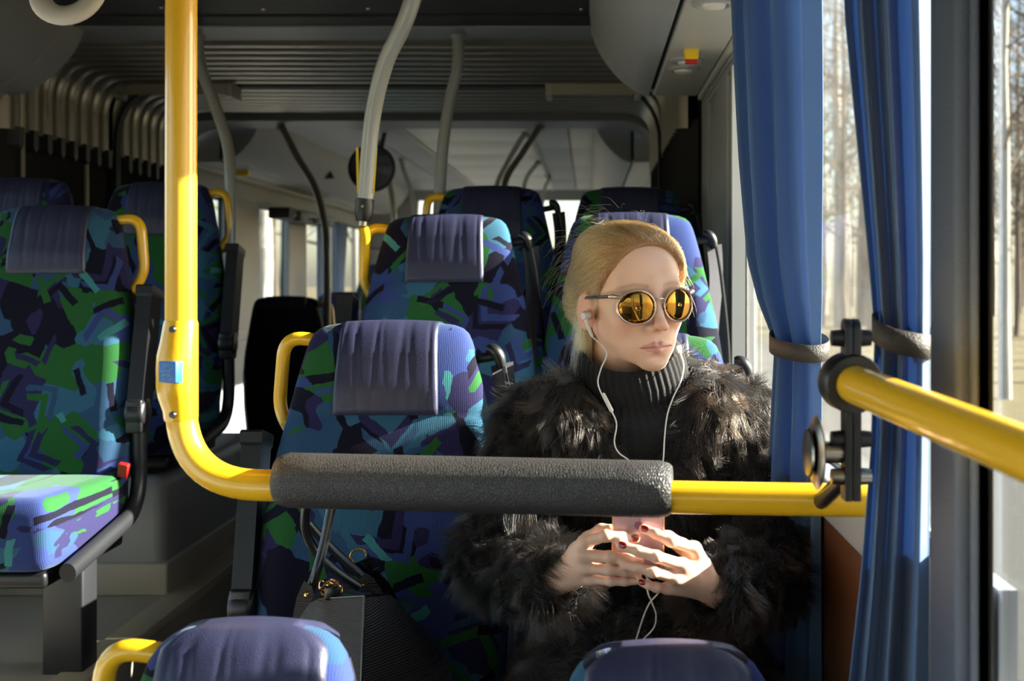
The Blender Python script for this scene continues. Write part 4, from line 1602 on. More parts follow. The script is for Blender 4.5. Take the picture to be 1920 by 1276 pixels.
class Grid:
    def __init__(self, xs, ys, zs):
        self.ax = [np.asarray(a, f32) for a in (xs, ys, zs)]
        self.f = np.full([len(a) for a in self.ax], 1e3, f32)

    def sl(self, lo, hi):
        out = []
        for a, l, h in zip(self.ax, lo, hi):
            i0 = max(int(np.searchsorted(a, l)) - 1, 0)
            i1 = min(int(np.searchsorted(a, h)) + 1, len(a))
            out.append(slice(i0, max(i1, i0 + 1)))
        return tuple(out)

    def coords(self, s):
        return self.ax[0][s[0]][:, None, None], self.ax[1][s[1]][None, :, None], self.ax[2][s[2]][None, None, :]


def smin(a, b, k):
    if k <= 0:
        return np.minimum(a, b)
    h = np.clip(0.5 + 0.5 * (b - a) / k, 0, 1)
    return b + (a - b) * h - k * h * (1 - h)


class Blk:
    """a box of the grid with its own field"""
    def __init__(self, g, lo, hi):
        self.g, self.s = g, g.sl(lo, hi)
        self.o = [q.start for q in self.s]
        self.f = np.full([q.stop - q.start for q in self.s], 1e3, f32)

    def _local(self, lo, hi):
        s = self.g.sl(lo, hi)
        s = tuple(slice(max(a.start, b.start), min(a.stop, b.stop)) for a, b in zip(s, self.s))
        if any(a.stop <= a.start for a in s):
            return None, None
        return s, tuple(slice(a.start - o, a.stop - o) for a, o in zip(s, self.o))

    def comb(self, lo, hi, fn, k, op):
        s, t = self._local(lo, hi)
        if s is None:
            return
        d = fn(*self.g.coords(s)).astype(f32)
        if op == '+':
            self.f[t] = smin(self.f[t], d, k)
        else:
            self.f[t] = -smin(-self.f[t], d, k)

    def capsule(self, a, b, r0, r1, k=0.0, op='+'):
        a, b = np.array(a, f32), np.array(b, f32)
        m = max(r0, r1) + k + 0.012
        lo, hi = np.minimum(a, b) - m, np.maximum(a, b) + m
        ab = b - a
        L2 = float(ab @ ab) + 1e-12

        def fn(X, Y, Z):
            dx, dy, dz = X - a[0], Y - a[1], Z - a[2]
            t = np.clip((dx * ab[0] + dy * ab[1] + dz * ab[2]) / L2, 0, 1)
            return np.sqrt((dx - ab[0] * t) ** 2 + (dy - ab[1] * t) ** 2 + (dz - ab[2] * t) ** 2) - (r0 + (r1 - r0) * t)
        self.comb(lo, hi, fn, k, op)

    def ellipsoid(self, c, r, axes=None, k=0.0, op='+'):
        c = np.array(c, f32)
        ax = np.eye(3, dtype=f32) if axes is None else np.array(axes, f32)
        m = max(r) + k + 0.012
        r = [max(q, 1e-4) for q in r]

        def fn(X, Y, Z):
            dx, dy, dz = X - c[0], Y - c[1], Z - c[2]
            q = [dx * ax[i][0] + dy * ax[i][1] + dz * ax[i][2] for i in range(3)]
            k0 = np.sqrt((q[0] / r[0]) ** 2 + (q[1] / r[1]) ** 2 + (q[2] / r[2]) ** 2)
            k1 = np.sqrt((q[0] / r[0] ** 2) ** 2 + (q[1] / r[1] ** 2) ** 2 + (q[2] / r[2] ** 2) ** 2) + 1e-9
            return k0 * (k0 - 1) / k1
        self.comb(c - m, c + m, fn, k, op)

    def merge(self, k=0.0):
        self.g.f[self.s] = smin(self.g.f[self.s], self.f, k)


def surface_nets(g):
    f = g.f
    s = f < 0
    nx, ny, nz = f.shape
    c = np.zeros((nx - 1, ny - 1, nz - 1), np.uint8)
    for i in (0, 1):
        for j in (0, 1):
            for k in (0, 1):
                c += s[i:nx - 1 + i, j:ny - 1 + j, k:nz - 1 + k]
    act = np.argwhere((c > 0) & (c < 8))
    vals, pos = {}, {}
    for i in (0, 1):
        for j in (0, 1):
            for k in (0, 1):
                ii, jj, kk = act[:, 0] + i, act[:, 1] + j, act[:, 2] + k
                vals[i, j, k] = f[ii, jj, kk]
                pos[i, j, k] = np.stack([g.ax[0][ii], g.ax[1][jj], g.ax[2][kk]], 1)
    acc = np.zeros((len(act), 3), np.float64)
    n = np.zeros(len(act))
    keys = list(vals)
    for a in keys:
        for ax in range(3):
            if a[ax] == 0:
                b = tuple(1 if q == ax else a[q] for q in range(3))
                va, vb = vals[a], vals[b]
                m = (va < 0) != (vb < 0)
                t = np.where(m, va / np.where(m, va - vb, 1), 0)
                p = pos[a] + (pos[b] - pos[a]) * t[:, None]
                acc += p * m[:, None]
                n += m
    verts = acc / n[:, None]
    idx = np.full((nx - 1, ny - 1, nz - 1), -1, np.int32)
    idx[act[:, 0], act[:, 1], act[:, 2]] = np.arange(len(act))
    faces = []
    for ax in range(3):
        sa = [slice(None)] * 3
        sb = [slice(None)] * 3
        sa[ax], sb[ax] = slice(0, -1), slice(1, None)
        A, B = s[tuple(sa)], s[tuple(sb)]
        e = np.argwhere(A != B)
        u, v = (ax + 1) % 3, (ax + 2) % 3
        ok = (e[:, u] > 0) & (e[:, v] > 0) & (e[:, u] < f.shape[u] - 1) & (e[:, v] < f.shape[v] - 1)
        e = e[ok]
        inside = A[e[:, 0], e[:, 1], e[:, 2]]
        q = []
        for du, dv in ((-1, -1), (0, -1), (0, 0), (-1, 0)):
            w_ = e.copy()
            w_[:, u] += du
            w_[:, v] += dv
            q.append(idx[w_[:, 0], w_[:, 1], w_[:, 2]])
        q = np.stack(q, 1)
        q[~inside] = q[~inside][:, ::-1]
        faces.append(q)
    return verts, np.concatenate(faces)


def np_mesh(name, v, fc, m, smooth=True):
    me = bpy.data.meshes.new(name)
    me.vertices.add(len(v))
    me.vertices.foreach_set('co', np.asarray(v, f32).ravel())
    me.loops.add(fc.size)
    me.loops.foreach_set('vertex_index', fc.astype(np.int32).ravel())
    me.polygons.add(len(fc))
    me.polygons.foreach_set('loop_start', np.arange(0, fc.size, 4, dtype=np.int32))
    me.polygons.foreach_set('loop_total', np.full(len(fc), 4, np.int32))
    me.update(calc_edges=True)
    me.validate()
    if smooth:
        me.polygons.foreach_set('use_smooth', np.ones(len(me.polygons), bool))
    if m is not None:
        me.materials.append(m)
    return me


def axis(parts):
    out = []
    for a, b, st in parts:
        out.extend(np.arange(a, b, st).tolist())
    out.append(parts[-1][1])
    return out


# ---- where she is ---------------------------------------------------------
HS = 1.06                                      # head scale
HO = P(1184, 555, 2.04)                        # mid-head at eye level
_yaw, _roll = math.radians(24), math.radians(3.0)
HF = Vector((math.sin(_yaw), -math.cos(_yaw), -0.02)).normalized()
HL = Vector((math.cos(_yaw), math.sin(_yaw), math.tan(_roll)))
HL = (HL - HF * HL.dot(HF)).normalized()
HU = HF.cross(HL) * -1.0
if HU.z < 0:
    HU = -HU


def HP(x, y, z):
    """head-local (her left, forward, up) to world"""
    return HO + (HL * x + HF * y + HU * z) * HS


HZ = lambda zx, zy, d: P(1020 + zx / 4.558, 940 + zy / 4.558, d)    # points measured around the hands
HAXES = [tuple(HL), tuple(HF), tuple(HU)]

person = empty('person', (0.09, 2.1, R(-0.70)))
tag(person, 'woman in a dark fur coat with mirrored sunglasses, sitting and holding a phone', 'person')
POFF = Vector(person.location)


def pchild(name, me, m=None, parent=None):
    o = link(name, me, m, parent or person)
    if parent is None:
        o.location = -POFF
    return o


def build_body():
    g = Grid(axis([(-0.30, -0.075, 0.012), (-0.075, 0.205, 0.0017), (0.205, 0.40, 0.012)]),
             axis([(1.50, 1.585, 0.012), (1.585, 1.715, 0.0015), (1.715, 1.90, 0.010), (1.90, 2.165, 0.0018), (2.165, 2.26, 0.012)]),
             axis([(R(-0.80), R(-0.46), 0.012), (R(-0.46), R(-0.27), 0.0015), (R(-0.27), R(-0.19), 0.008), (R(-0.19), R(0.09), 0.0018)]))
    S = HS
    # ---------------- head
    b = Blk(g, (-0.10, 1.88, R(-0.26)), (0.26, 2.20, R(0.10)))
    E = lambda c, r, k, op='+': b.ellipsoid(HP(*c), [q * S for q in r], HAXES, k * S, op)
    C = lambda a, c, r0, r1, k, op='+': b.capsule(HP(*a), HP(*c), r0 * S, r1 * S, k * S, op)
    E((0, -0.020, 0.034), (0.073, 0.091, 0.074), 0)
    E((0, 0.030, 0.042), (0.061, 0.050, 0.052), 0.03)
    E((0, 0.022, -0.025), (0.060, 0.058, 0.068), 0.025)
    for s in (-1, 1):
        C((s * 0.053, -0.002, -0.048), (s * 0.013, 0.066, -0.098), 0.014, 0.0115, 0.022)
        E((s * 0.037, 0.052, -0.034), (0.022, 0.023, 0.024), 0.018)
        E((s * 0.024, 0.050, -0.066), (0.020, 0.021, 0.022), 0.02)
    E((0, 0.071, -0.100), (0.0145, 0.0135, 0.0125), 0.014)
    E((0, 0.026, -0.082), (0.038, 0.042, 0.022), 0.015)
    E((0, 0.064, -0.073), (0.034, 0.022, 0.025), 0.016)
    C((-0.040, 0.062, 0.020), (0, 0.074, 0.018), 0.011, 0.011, 0.014)
    C((0.040, 0.062, 0.020), (0, 0.074, 0.018), 0.011, 0.011, 0.014)
    for s in (-1, 1):
        E((s * 0.034, 0.090, -0.002), (0.018, 0.014, 0.013), 0.012, '-')
        E((s * 0.033, 0.062, -0.002), (0.014, 0.014, 0.012), 0.004)
        C((s * 0.020, 0.0755, -0.004), (s * 0.045, 0.0695, -0.004), 0.0012, 0.0008, 0.003, '-')
    # nose
    C((0, 0.078, 0.010), (0, 0.0985, -0.036), 0.0075, 0.0080, 0.010)
    E((0, 0.1005, -0.0405), (0.0088, 0.0088, 0.0080), 0.006)
    for s in (-1, 1):
        E((s * 0.0118, 0.0885, -0.0450), (0.0066, 0.0085, 0.0066), 0.006)
        E((s * 0.0062, 0.0935, -0.0520), (0.0036, 0.0048, 0.0028), 0.003, '-')
    C((0, 0.0885, -0.052), (0, 0.0885, -0.065), 0.0018, 0.0020, 0.004, '-')
    # lips
    for s in (-1, 1):
        C((s * 0.0245, 0.0770, -0.0752), (s * 0.006, 0.0872, -0.0717), 0.0024, 0.0034, 0.005)
        C((s * 0.0220, 0.0765, -0.0775), (0, 0.0862, -0.0808), 0.0026, 0.0045, 0.006)
        C((s * 0.0262, 0.0795, -0.0765), (0, 0.0922, -0.0758), 0.0010, 0.0013, 0.0022, '-')
    E((0, 0.0860, -0.0930), (0.016, 0.005, 0.0045), 0.006, '-')
    # ears
    for s in (-1, 1):
        er = [(Vector(HAXES[0]) * 0.92 + Vector(HAXES[1]) * s * 0.38).normalized(), None, Vector(HAXES[2])]
        er[1] = er[2].cross(er[0]).normalized()
        b.ellipsoid(HP(s * 0.075, -0.014, -0.020), [q * S for q in (0.0055, 0.0185, 0.0310)], [tuple(q) for q in er], 0.006)
        b.ellipsoid(HP(s * 0.0815, -0.009, -0.017), [q * S for q in (0.0040, 0.0105, 0.0190)], [tuple(q) for q in er], 0.004, '-')
        b.ellipsoid(HP(s * 0.0745, -0.003, -0.024), [q * S for q in (0.0050, 0.0060, 0.0075)], [tuple(q) for q in er], 0.004)
    # neck
    C((0, -0.028, -0.070), (0, -0.060, -0.22), 0.050, 0.054, 0.024)
    b.merge()
    # ---------------- torso and arms under the coat
    t = Blk(g, (-0.30, 1.5, R(-0.80)), (0.40, 2.26, R(-0.12)))
    t.ellipsoid(P(1200, 900, 2.12), (0.150, 0.085, 0.22), None, 0)
    t.ellipsoid(P(1200, 1230, 2.10), (0.150, 0.10, 0.16), None, 0.05)
    t.capsule(P(1040, 800, 2.11), P(1365, 800, 2.11), 0.05, 0.05, 0.06)
    LE, RE = P(930, 1050, 1.96), P(1480, 1060, 1.94)
    LW, RW = HZ(110, 655, 1.700), HZ(1480, 770, 1.705)
    t.capsule(P(1020, 810, 2.10), LE, 0.045, 0.038, 0.04)
    t.capsule(LE, LW, 0.038, 0.0235, 0.02)
    t.capsule(P(1385, 810, 2.10), RE, 0.045, 0.038, 0.04)
    t.capsule(RE, RW, 0.038, 0.0235, 0.02)
    t.merge(0.03)

    # ---------------- hands
    def hand(wrist, knuckles, fingers, radii, thumb, palm_extra):
        lo = np.min([np.array(p) for p in [wrist] + knuckles + sum(fingers, []) + thumb], 0) - 0.03
        hi = np.max([np.array(p) for p in [wrist] + knuckles + sum(fingers, []) + thumb], 0) + 0.03
        palm = Blk(g, lo, hi)
        for k_, r_ in zip(knuckles, radii):
            palm.capsule(wrist, k_, 0.0175, r_ * 1.35, 0.010)
        for a, c, r0, r1 in palm_extra:
            palm.capsule(a, c, r0, r1, 0.010)
        fin = Blk(g, lo, hi)
        for ch, r_ in zip(fingers, radii):
            one = Blk(g, lo, hi)
            rr = [r_ * 1.12, r_ * 1.02, r_ * 0.94, r_ * 0.80]
            for i in range(3):
                one.capsule(ch[i], ch[i + 1], rr[i], rr[i + 1], 0.003)
            # knuckle joint
            one.ellipsoid(ch[1], (r_ * 1.09,) * 3, None, 0.003)
            fin.f = smin(fin.f, one.f, 0.0012)
        palm.f = smin(palm.f, fin.f, 0.006)
        one = Blk(g, lo, hi)
        rr = [0.0135, 0.0105, 0.0095, 0.0075]
        for i in range(3):
            one.capsule(thumb[i], thumb[i + 1], rr[i], rr[i + 1], 0.005)
        palm.f = smin(palm.f, one.f, 0.010)
        return palm

    rad = (0.0074, 0.0077, 0.0072, 0.0061)
    h1 = hand(HZ(165, 635, 1.682),
              [HZ(345, 345, 1.640), HZ(330, 455, 1.634), HZ(350, 565, 1.636), HZ(395, 660, 1.643)],
              [[HZ(345, 345, 1.640), HZ(530, 292, 1.620), HZ(670, 303, 1.624), HZ(782, 318, 1.630)],
               [HZ(330, 455, 1.634), HZ(560, 472, 1.618), HZ(700, 490, 1.623), HZ(815, 502, 1.630)],
               [HZ(350, 565, 1.636), HZ(560, 582, 1.620), HZ(690, 600, 1.624), HZ(800, 612, 1.630)],
               [HZ(395, 660, 1.643), HZ(570, 678, 1.628), HZ(690, 684, 1.629), HZ(790, 678, 1.633)]],
              rad, [HZ(250, 500, 1.672), HZ(380, 320, 1.670), HZ(490, 250, 1.664), HZ(568, 238, 1.656)],
              [(HZ(300, 430, 1.655), HZ(330, 560, 1.655), 0.014, 0.014)])
    h1.merge(0.012)
    h2 = hand(HZ(1420, 735, 1.688),
              [HZ(1285, 400, 1.640), HZ(1185, 545, 1.626), HZ(1115, 645, 1.624), HZ(1055, 740, 1.634)],
              [[HZ(1285, 400, 1.640), HZ(1085, 335, 1.618), HZ(955, 275, 1.620), HZ(850, 228, 1.629)],
               [HZ(1185, 545, 1.626), HZ(960, 470, 1.604), HZ(800, 420, 1.606), HZ(660, 375, 1.613)],
               [HZ(1115, 645, 1.624), HZ(930, 600, 1.604), HZ(800, 562, 1.605), HZ(695, 542, 1.611)],
               [HZ(1055, 740, 1.634), HZ(960, 732, 1.620), HZ(890, 712, 1.617), HZ(832, 690, 1.619)]],
              rad, [HZ(1350, 540, 1.680), HZ(1180, 380, 1.676), HZ(1060, 310, 1.668), HZ(985, 280, 1.660)],
              [(HZ(1260, 520, 1.655), HZ(1150, 660, 1.650), 0.015, 0.014)])
    h2.merge(0.012)
    v, fc = surface_nets(g)
    return v, fc


SKIN = None


def skin_material():
    m, k, b = new_mat('skin')
    at = k.n('Attribute', attribute_name='tint')
    no = k.n('TexNoise')
    no.inputs['Scale'].default_value = 60
    no.inputs['Detail'].default_value = 4
    tc = k.n('TexCoord')
    k.put(no.inputs['Vector'], tc.outputs['Object'])
    c = k.mix(k.math('MULTIPLY', no.outputs[0], 0.16), at.outputs['Color'], srgb(196, 128, 104))
    k.put(b.inputs['Base Color'], c)
    b.inputs['Roughness'].default_value = 0.46
    b.inputs['Subsurface Weight'].default_value = 0.22
    b.inputs['Subsurface Radius'].default_value = (1.0, 0.35, 0.2)
    b.inputs['Subsurface Scale'].default_value = 0.006
    n2 = k.n('TexNoise')
    n2.inputs['Scale'].default_value = 900
    k.put(n2.inputs['Vector'], tc.outputs['Object'])
    bp = k.n('Bump')
    bp.inputs['Strength'].default_value = 0.12
    bp.inputs['Distance'].default_value = 0.0008
    k.put(bp.inputs['Height'], n2.outputs[0])
    k.put(b.inputs['Normal'], bp.outputs[0])
    return m


M['skin'] = skin_material()
bv, bf = build_body()
body_me = np_mesh('body', bv, bf, M['skin'])
# tint: lips, cheeks, brows, ears, finger joints
HLn, HFn, HUn, HOn = (np.array(q) for q in (HL, HF, HU, HO))
nv = len(body_me.vertices)
co = np.empty(nv * 3, f32)
body_me.vertices.foreach_get('co', co)
co = co.reshape(-1, 3)
loc = np.stack([(co - HOn) @ q for q in (HLn, HFn, HUn)], 1) / HS
col = np.tile(np.array(srgb(236, 194, 168)[:3], f32), (nv, 1))


def paint(mask, c):
    global col
    m_ = np.clip(mask, 0, 1)[:, None]
    col = col * (1 - m_) + np.array(srgb(*c)[:3], f32) * m_


x, y, z = loc.T
head = (z > -0.14) & (np.abs(x) < 0.12) & (np.abs(y) < 0.14)
ax_ = np.abs(x)
paint(head * 0.35 * np.exp(-((ax_ - 0.042) / 0.02) ** 2 - ((z + 0.04) / 0.02) ** 2) * (y > 0.02), (222, 140, 122))
paint(head * 0.35 * np.exp(-(x / 0.014) ** 2 - ((z + 0.042) / 0.012) ** 2) * (y > 0.08), (224, 146, 126))
up = -0.0715 + 0.0028 * np.exp(-((ax_ - 0.007) / 0.006) ** 2) - 0.0035 * (ax_ / 0.028) ** 2 + 0.0030
lo_ = -0.0858 + 0.0098 * (ax_ / 0.0275) ** 2
lip = head * (y > 0.072) * np.clip((0.0262 - ax_) / 0.002, 0, 1) * np.clip((up - z) / 0.0016, 0, 1) * np.clip((z - lo_) / 0.0018, 0, 1)
paint(lip * 0.7, (206, 130, 124))
paint(head * (y > 0.07) * (ax_ < 0.028) * np.exp(-((z + 0.0757) / 0.0009) ** 2) * 0.8, (120, 60, 56))
paint(head * (ax_ > 0.062) * (y < 0.01) * (z < 0.02) * (z > -0.06) * 0.4, (226, 140, 118))
brow = np.exp(-((z - 0.0180 - 0.004 * np.sin((ax_ - 0.012) / 0.04 * 3.1)) / 0.0028) ** 2) * (ax_ > 0.012) * (ax_ < 0.055) * (y > 0.03)
paint(head * brow * 0.45, (142, 100, 68))
a_ = body_me.color_attributes.new('tint', 'FLOAT_COLOR', 'POINT')
a_.data.foreach_set('color', np.concatenate([col, np.ones((nv, 1), f32)], 1).astype(f32).ravel())
pchild('body', body_me)

# ---- nails
M['nail'] = mat('red_nail_polish', srgb(150, 18, 24), 0.15, coat=0.8, var=0.02)


def nail(p, along, name='fingernail', r=(0.0062, 0.0046, 0.0018), out=(0, -1, 0.15)):
    al = Vector(along).normalized()
    o_ = Vector(out)
    o_ = (o_ - al * o_.dot(al)).normalized()
    sd = al.cross(o_)
    mb = MB()
    rows = []
    for i in range(9):
        th = math.pi * i / 8
        rows.append([Vector(p) + al * (r[0] * math.cos(th)) + (sd * (r[1] * math.cos(2 * math.pi * k / 16)) + o_ * (r[2] * math.sin(2 * math.pi * k / 16))) * max(math.sin(th) ** 0.7, 1e-3) for k in range(16)])
    mb.grid(rows, close_u=True)
    pchild(name, mb.mesh(name, M['nail']))


nail(HZ(770, 314, 1.6243), HZ(782, 318, 1.630) - HZ(670, 303, 1.624))
nail(HZ(862, 232, 1.6225), HZ(850, 228, 1.629) - HZ(955, 275, 1.620))
nail(HZ(672, 370, 1.6068), HZ(660, 375, 1.613) - HZ(800, 420, 1.606))
nail(HZ(836, 688, 1.6138), HZ(832, 690, 1.619) - HZ(890, 712, 1.617), r=(0.0052, 0.0038, 0.0016))


# ---- hair -----------------------------------------------------------------
def curves_object(name, pts, rad, m, parent, tint=None):
    """pts (n, k, 3) world points"""
    n, k, _ = pts.shape
    cv = bpy.data.hair_curves.new(name)
    cv.add_curves([k] * n)
    cv.attributes['position'].data.foreach_set('vector', pts.astype(f32).ravel())
    ra = cv.attributes.get('radius') or cv.attributes.new('radius', 'FLOAT', 'POINT')
    ra.data.foreach_set('value', np.broadcast_to(rad, (n, k)).astype(f32).ravel())
    if tint is not None:
        ta = cv.attributes.new('tint', 'FLOAT', 'CURVE')
        ta.data.foreach_set('value', tint.astype(f32))
    cv.materials.append(m)
    o = bpy.data.objects.new(name, cv)
    COL.objects.link(o)
    o.parent = parent
    if parent is person:
        o.location = -POFF
    return o


def hair_material(name, stops, rough=0.3, radial=0.4, coat=0.0):
    m, k, b = new_mat(name)
    m.node_tree.nodes.remove(b)
    h = k.n('BsdfHairPrincipled')
    try:
        h.model = 'CHIANG'
    except Exception:
        pass
    h.parametrization = 'COLOR'
    at = k.n('Attribute', attribute_name='tint')
    k.put(h.inputs['Color'], k.ramp(at.outputs['Fac'], stops))
    h.inputs['Roughness'].default_value = rough
    h.inputs['Radial Roughness'].default_value = radial
    h.inputs['Random Roughness'].default_value = 0.2
    h.inputs['Coat'].default_value = coat
    out = [n for n in m.node_tree.nodes if n.type == 'OUTPUT_MATERIAL'][0]
    k.put(out.inputs[0], h.outputs[0])
    return m


M['hair'] = hair_material('blonde_hair', [(0.0, srgb(122, 84, 46)), (0.4, srgb(176, 130, 78)), (0.75, srgb(208, 166, 108)), (1.0, srgb(226, 190, 138))], 0.35, 0.5)
M['scalp'] = mat('hair_base', srgb(150, 108, 64), 0.6, bump=0.6, scale=160, var=0.2)


def hairline(z):
    """forward limit of hair at height z (head-local)"""
    return np.interp(z, [-0.16, -0.075, -0.045, -0.02, 0.0, 0.03, 0.055, 0.075, 0.095, 0.115], [-0.055, -0.045, -0.032, -0.004, 0.012, 0.033, 0.050, 0.064, 0.085, 0.11])


def build_hair():
    st = 0.0032
    g = Grid(np.arange(-0.13, 0.30, st), np.arange(1.86, 2.24, st), np.arange(R(-0.20), R(0.115), st))
    b = Blk(g, (-1, 0, -1), (1, 3, 3))
    E = lambda c, r, k, op='+': b.ellipsoid(HP(*c), [q * HS for q in r], HAXES, k * HS, op)
    E((0.004, -0.020, 0.034), (0.0835, 0.0985, 0.0775), 0)
    E((0.002, 0.030, 0.046), (0.0680, 0.0525, 0.0580), 0.03)
    E((-0.026, -0.012, 0.078), (0.050, 0.065, 0.034), 0.02)
    E((-0.020, -0.085, -0.01), (0.055, 0.040, 0.060), 0.03)
    E((-0.045, -0.055, -0.075), (0.022, 0.030, 0.055), 0.02)
    X, Y, Z = g.coords((slice(None),) * 3)
    dx, dy, dz = X - HO.x, Y - HO.y, Z - HO.z
    lx = (dx * HL.x + dy * HL.y + dz * HL.z) / HS
    ly = (dx * HF.x + dy * HF.y + dz * HF.z) / HS
    lz = (dx * HU.x + dy * HU.y + dz * HU.z) / HS
    hl = hairline(lz)
    # middle of the forehead is higher than the temples
    cut = (ly - hl - 0.020 * (np.abs(lx) / 0.065) ** 2 * np.clip((lz + 0.01) / 0.07, 0, 1)) * HS
    b.f = -smin(-b.f, -cut.astype(f32), 0.006)
    # keep the ears free
    b.ellipsoid(HP(-0.080, -0.006, -0.022), (0.016, 0.020, 0.034), HAXES, 0.006, '-')
    b.ellipsoid(HP(0.080, -0.006, -0.022), (0.016, 0.020, 0.034), HAXES, 0.006, '-')
    b.merge()
    return g, surface_nets(g)


HG, (hv, hf) = build_hair()
pchild('hair_cap', np_mesh('hair_cap', hv, hf, M['scalp']))

rng = np.random.default_rng(5)


def tri_sample(v, fc, n, rng):
    t = np.concatenate([fc[:, [0, 1, 2]], fc[:, [0, 2, 3]]])
    a, b_, c = v[t[:, 0]], v[t[:, 1]], v[t[:, 2]]
    cr = np.cross(b_ - a, c - a)
    ar = np.linalg.norm(cr, axis=1)
    i = rng.choice(len(t), n, p=ar / ar.sum())
    u, w_ = rng.random(n), rng.random(n)
    sw = u + w_ > 1
    u[sw], w_[sw] = 1 - u[sw], 1 - w_[sw]
    p = a[i] + (b_[i] - a[i]) * u[:, None] + (c[i] - a[i]) * w_[:, None]
    nr = cr[i] / np.maximum(ar[i], 1e-12)[:, None]
    return p, nr


def hair_sdf(p):
    """distance to the hair volume, head-local points, read from the field"""
    w_ = HOn + (p[:, 0:1] * HLn + p[:, 1:2] * HFn + p[:, 2:3] * HUn) * HS
    idx, fr = [], []
    for k in range(3):
        a = HG.ax[k]
        t = np.clip((w_[:, k] - a[0]) / (a[1] - a[0]), 0, len(a) - 1.001)
        i = t.astype(int)
        idx.append(i)
        fr.append(t - i)
    out = 0.0
    for i in (0, 1):
        for j in (0, 1):
            for k in (0, 1):
                ww = (fr[0] if i else 1 - fr[0]) * (fr[1] if j else 1 - fr[1]) * (fr[2] if k else 1 - fr[2])
                out = out + ww * np.minimum(HG.f[idx[0] + i, idx[1] + j, idx[2] + k], 0.2)
    return out / HS


def hair_grad(p):
    h = 2e-3
    g_ = np.stack([hair_sdf(p + np.eye(3)[i] * h) - hair_sdf(p - np.eye(3)[i] * h) for i in range(3)], 1)
    return g_ / np.maximum(np.linalg.norm(g_, axis=1), 1e-9)[:, None]


def groom(n, k, seed):
    rg = np.random.default_rng(seed)
    p, nr = tri_sample(hv, hf, n * 2, rg)
    l = np.stack([(p - HOn) @ q for q in (HLn, HFn, HUn)], 1) / HS
    keep = (l[:, 2] > -0.06)
    l = l[keep][:n]
    n = len(l)
    # extra weight to the front hairline roots
    target = np.array([-0.018, -0.125, -0.002])
    step = rg.uniform(0.007, 0.014, n)[:, None]
    lift = rg.uniform(0.0, 1.0, n) ** 2 * 0.006
    out = [l.copy()]
    q = l.copy()
    jit = rg.normal(0, 0.10, (n, 3))
    wav = rg.uniform(0, 6.28, n)
    for i in range(k - 1):
        d = target - q
        d /= np.maximum(np.linalg.norm(d, axis=1), 1e-6)[:, None]
        gr = hair_grad(q)
        d = d + jit + np.stack([0 * wav, 0 * wav, 0.12 * np.sin(wav + i * 0.5)], 1)
        d -= gr * np.sum(d * gr, 1)[:, None]
        d /= np.maximum(np.linalg.norm(d, axis=1), 1e-6)[:, None]
        q = q + d * step
        s_ = hair_sdf(q)
        want = 0.0011 + lift * math.sin(math.pi * i / (k - 1)) + 0.0012 * rg.random(n)
        q = q + hair_grad(q) * (want - s_)[:, None]
        out.append(q.copy())
    L_ = np.stack(out, 1)
    W = HOn + (L_[..., 0:1] * HLn + L_[..., 1:2] * HFn + L_[..., 2:3] * HUn) * HS
    return W, rg


W1, rg = groom(17000, 13, 9)
tint = np.clip(rg.normal(0.40, 0.26, len(W1)) + 0.2 * np.sin(W1[:, 0, 0] * 160 + W1[:, 0, 2] * 220), 0, 1)
rad = np.linspace(1.0, 0.35, 13)[None, :] * 0.00022
o = curves_object('hair', W1, rad, M['hair'], person, tint)
tag(o, 'blonde swept-back hair', kind='stuff')

# loose strands: beside the near ear, hanging at the nape, flyaways
def strand_set(roots, dirs, n, k, spread, length, curl, seed, grav=0.5):
    rg = np.random.default_rng(seed)
    idx = rg.integers(0, len(roots), n)
    p = np.array(roots, float)[idx] + rg.normal(0, spread, (n, 3))
    d = np.array(dirs, float)[idx % len(dirs)] + rg.normal(0, curl, (n, 3))
    d /= np.linalg.norm(d, axis=1)[:, None]
    ln = rg.uniform(length[0], length[1], n)
    out = [p]
    for i in range(k - 1):
        d = d + rg.normal(0, curl * 0.35, (n, 3)) + np.array([0, 0, -1]) * grav * (i / k) * 0.35
        d /= np.linalg.norm(d, axis=1)[:, None]
        out.append(out[-1] + d * (ln / k)[:, None])
    L_ = np.stack(out, 1)
    for i in range(1, k):
        s_ = hair_sdf(L_[:, i])
        m_ = s_ < 0.0008
        if m_.any():
            L_[m_, i] += hair_grad(L_[m_, i]) * (0.0012 - s_[m_])[:, None]
    return HOn + (L_[..., 0:1] * HLn + L_[..., 1:2] * HFn + L_[..., 2:3] * HUn) * HS


sets = []
# nape lock hanging behind the ear
sets.append(strand_set([(-0.066, -0.040, -0.030), (-0.060, -0.055, -0.035), (-0.068, -0.032, -0.015)], [(-0.10, -0.05, -1), (-0.16, 0.0, -1), (-0.05, -0.1, -1)], 1300, 10, 0.006, (0.05, 0.11), 0.07, 21, 0.3))
# front wisps sweeping from the parting across the temple
sets.append(strand_set([(-0.024, 0.062, 0.078), (-0.032, 0.056, 0.072)], [(-0.8, -0.30, -0.45), (-0.8, -0.38, -0.55)], 16, 14, 0.004, (0.07, 0.12), 0.03, 22, 0.5))
